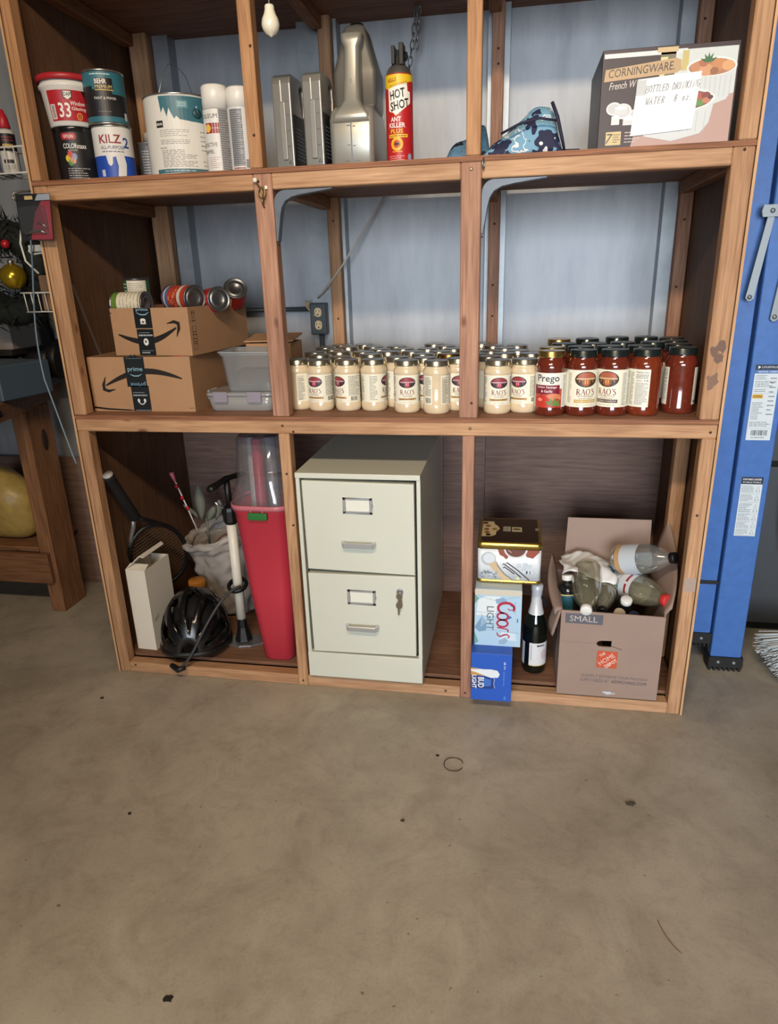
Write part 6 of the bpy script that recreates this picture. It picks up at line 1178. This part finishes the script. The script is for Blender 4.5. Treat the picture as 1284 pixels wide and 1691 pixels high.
# cord and small wire basket beside the left panel
o=MB().tube(bez((-.10,.10,1.40),(-.13,.12,1.25),(-.20,.16,1.16),(-.16,.12,.98),16)+bez((-.16,.12,.98),(-.12,.10,.86),(-.09,.08,.78),(-.06,.06,.72),8)[1:],.0026,8).build('blue_grey_cord',M('blue_grey_cord',(120,140,156),.5)); tag(o,'thin blue-grey cord hanging down outside the left panel','cord')
T=thing('wire_hook','white wire utensil hooks hanging under the blister pack','hook',(-.100,.12,1.36)); MB().tube([(-.04,0,.06),(-.052,0,.02),(-.046,0,-.03),(-.01,0,-.066)],.003,8).tube([(-.03,0,.0),(-.02,0,-.012),(.04,0,-.006),(.09,.01,-.02)],.003,8).box(-.03,.06,.002,.012,-.004,.014).build('hook',wr,T)
T=thing('wire_basket','small white wire basket hooked low outside the left panel','basket',(-.235,.30,1.178)); b=MB()
b.tube([(-.055,-.04,.06),(.06,-.04,.06),(.06,.04,.06),(-.055,.04,.06)],.003,6,closed=True)
for x in (-.045,-.02,.005,.03,.055): b.tube([(x,-.04,.06),(x,-.035,0),(x,.035,0),(x,.04,.06)],.002,5)
b.tube([(-.05,-.035,0),(.055,-.035,0)],.002,5); b.tube([(.06,.0,.06),(.20,0,.075),(.234,0,.075)],.003,6); b.build('wire',wr,T)
T=thing('brown_pad','tan sanding pad tucked in the low wire basket','pad',(-.212,.30,1.1815)); MB().box(-.015,.015,-.028,.028,0,.11).build('pad',M('tan_pad',(140,108,80),.8),T,bevel=.003)
# ================================================================== bits on the floor
def bit(name,lbl,x,y,s,c,seed):
    rb=random.Random(seed); pts=[]
    n=11
    for i in range(n): a=2*PI*i/n; rr=s*rb.uniform(.55,1.1); pts.append((x+rr*math.cos(a)*1.25,y+rr*math.sin(a)))
    o=MB().prism(pts,'xy',.0002,.0022).build(name,M('debris_%d_%d_%d'%c,c,.7)); tag(o,lbl,'debris')
bit('leaf_scrap','dark leaf scrap lying alone on the concrete near the bottom left',.706,-1.023,.0085,(30,26,22),1); bit('dirt_crumb','small dark crumb beside the ring on the concrete',1.130,-.282,.004,(26,22,20),2); bit('leaf_scrap','brown scrap on the concrete left of the shelving base',.033,-.158,.006,(50,38,28),3); bit('dirt_crumb','dark crumb on the concrete in the middle of the floor',1.0716,-.5287,.005,(66,56,46),4); bit('dirt_crumb','tiny dark crumb on the left part of the concrete',.388,-.6065,.004,(40,34,28),5); bit('dirt_crumb','greyish dirt patch on the right part of the concrete',1.624,-.392,.011,(84,76,66),6)
o=MB().tube([(1.177+.026*math.cos(a),-.312+.027*math.sin(a),.0014+.0006*math.sin(3*a)) for a in [.3+5.6*i/28 for i in range(29)]],.0012,6).build('wire_ring',M('rusty_wire',(70,58,46),.6,.4)); tag(o,'thin open wire ring lying on the concrete in front of the blue carton','wire ring')
o=MB().tube(bez((1.628,-.718,.001),(1.632,-.745,.001),(1.645,-.775,.001),(1.660,-.786,.001),10),.0008,5).build('straw',M('thin_straw',(110,84,54),.6)); tag(o,'thin curved straw lying on the concrete at the lower right','straw')
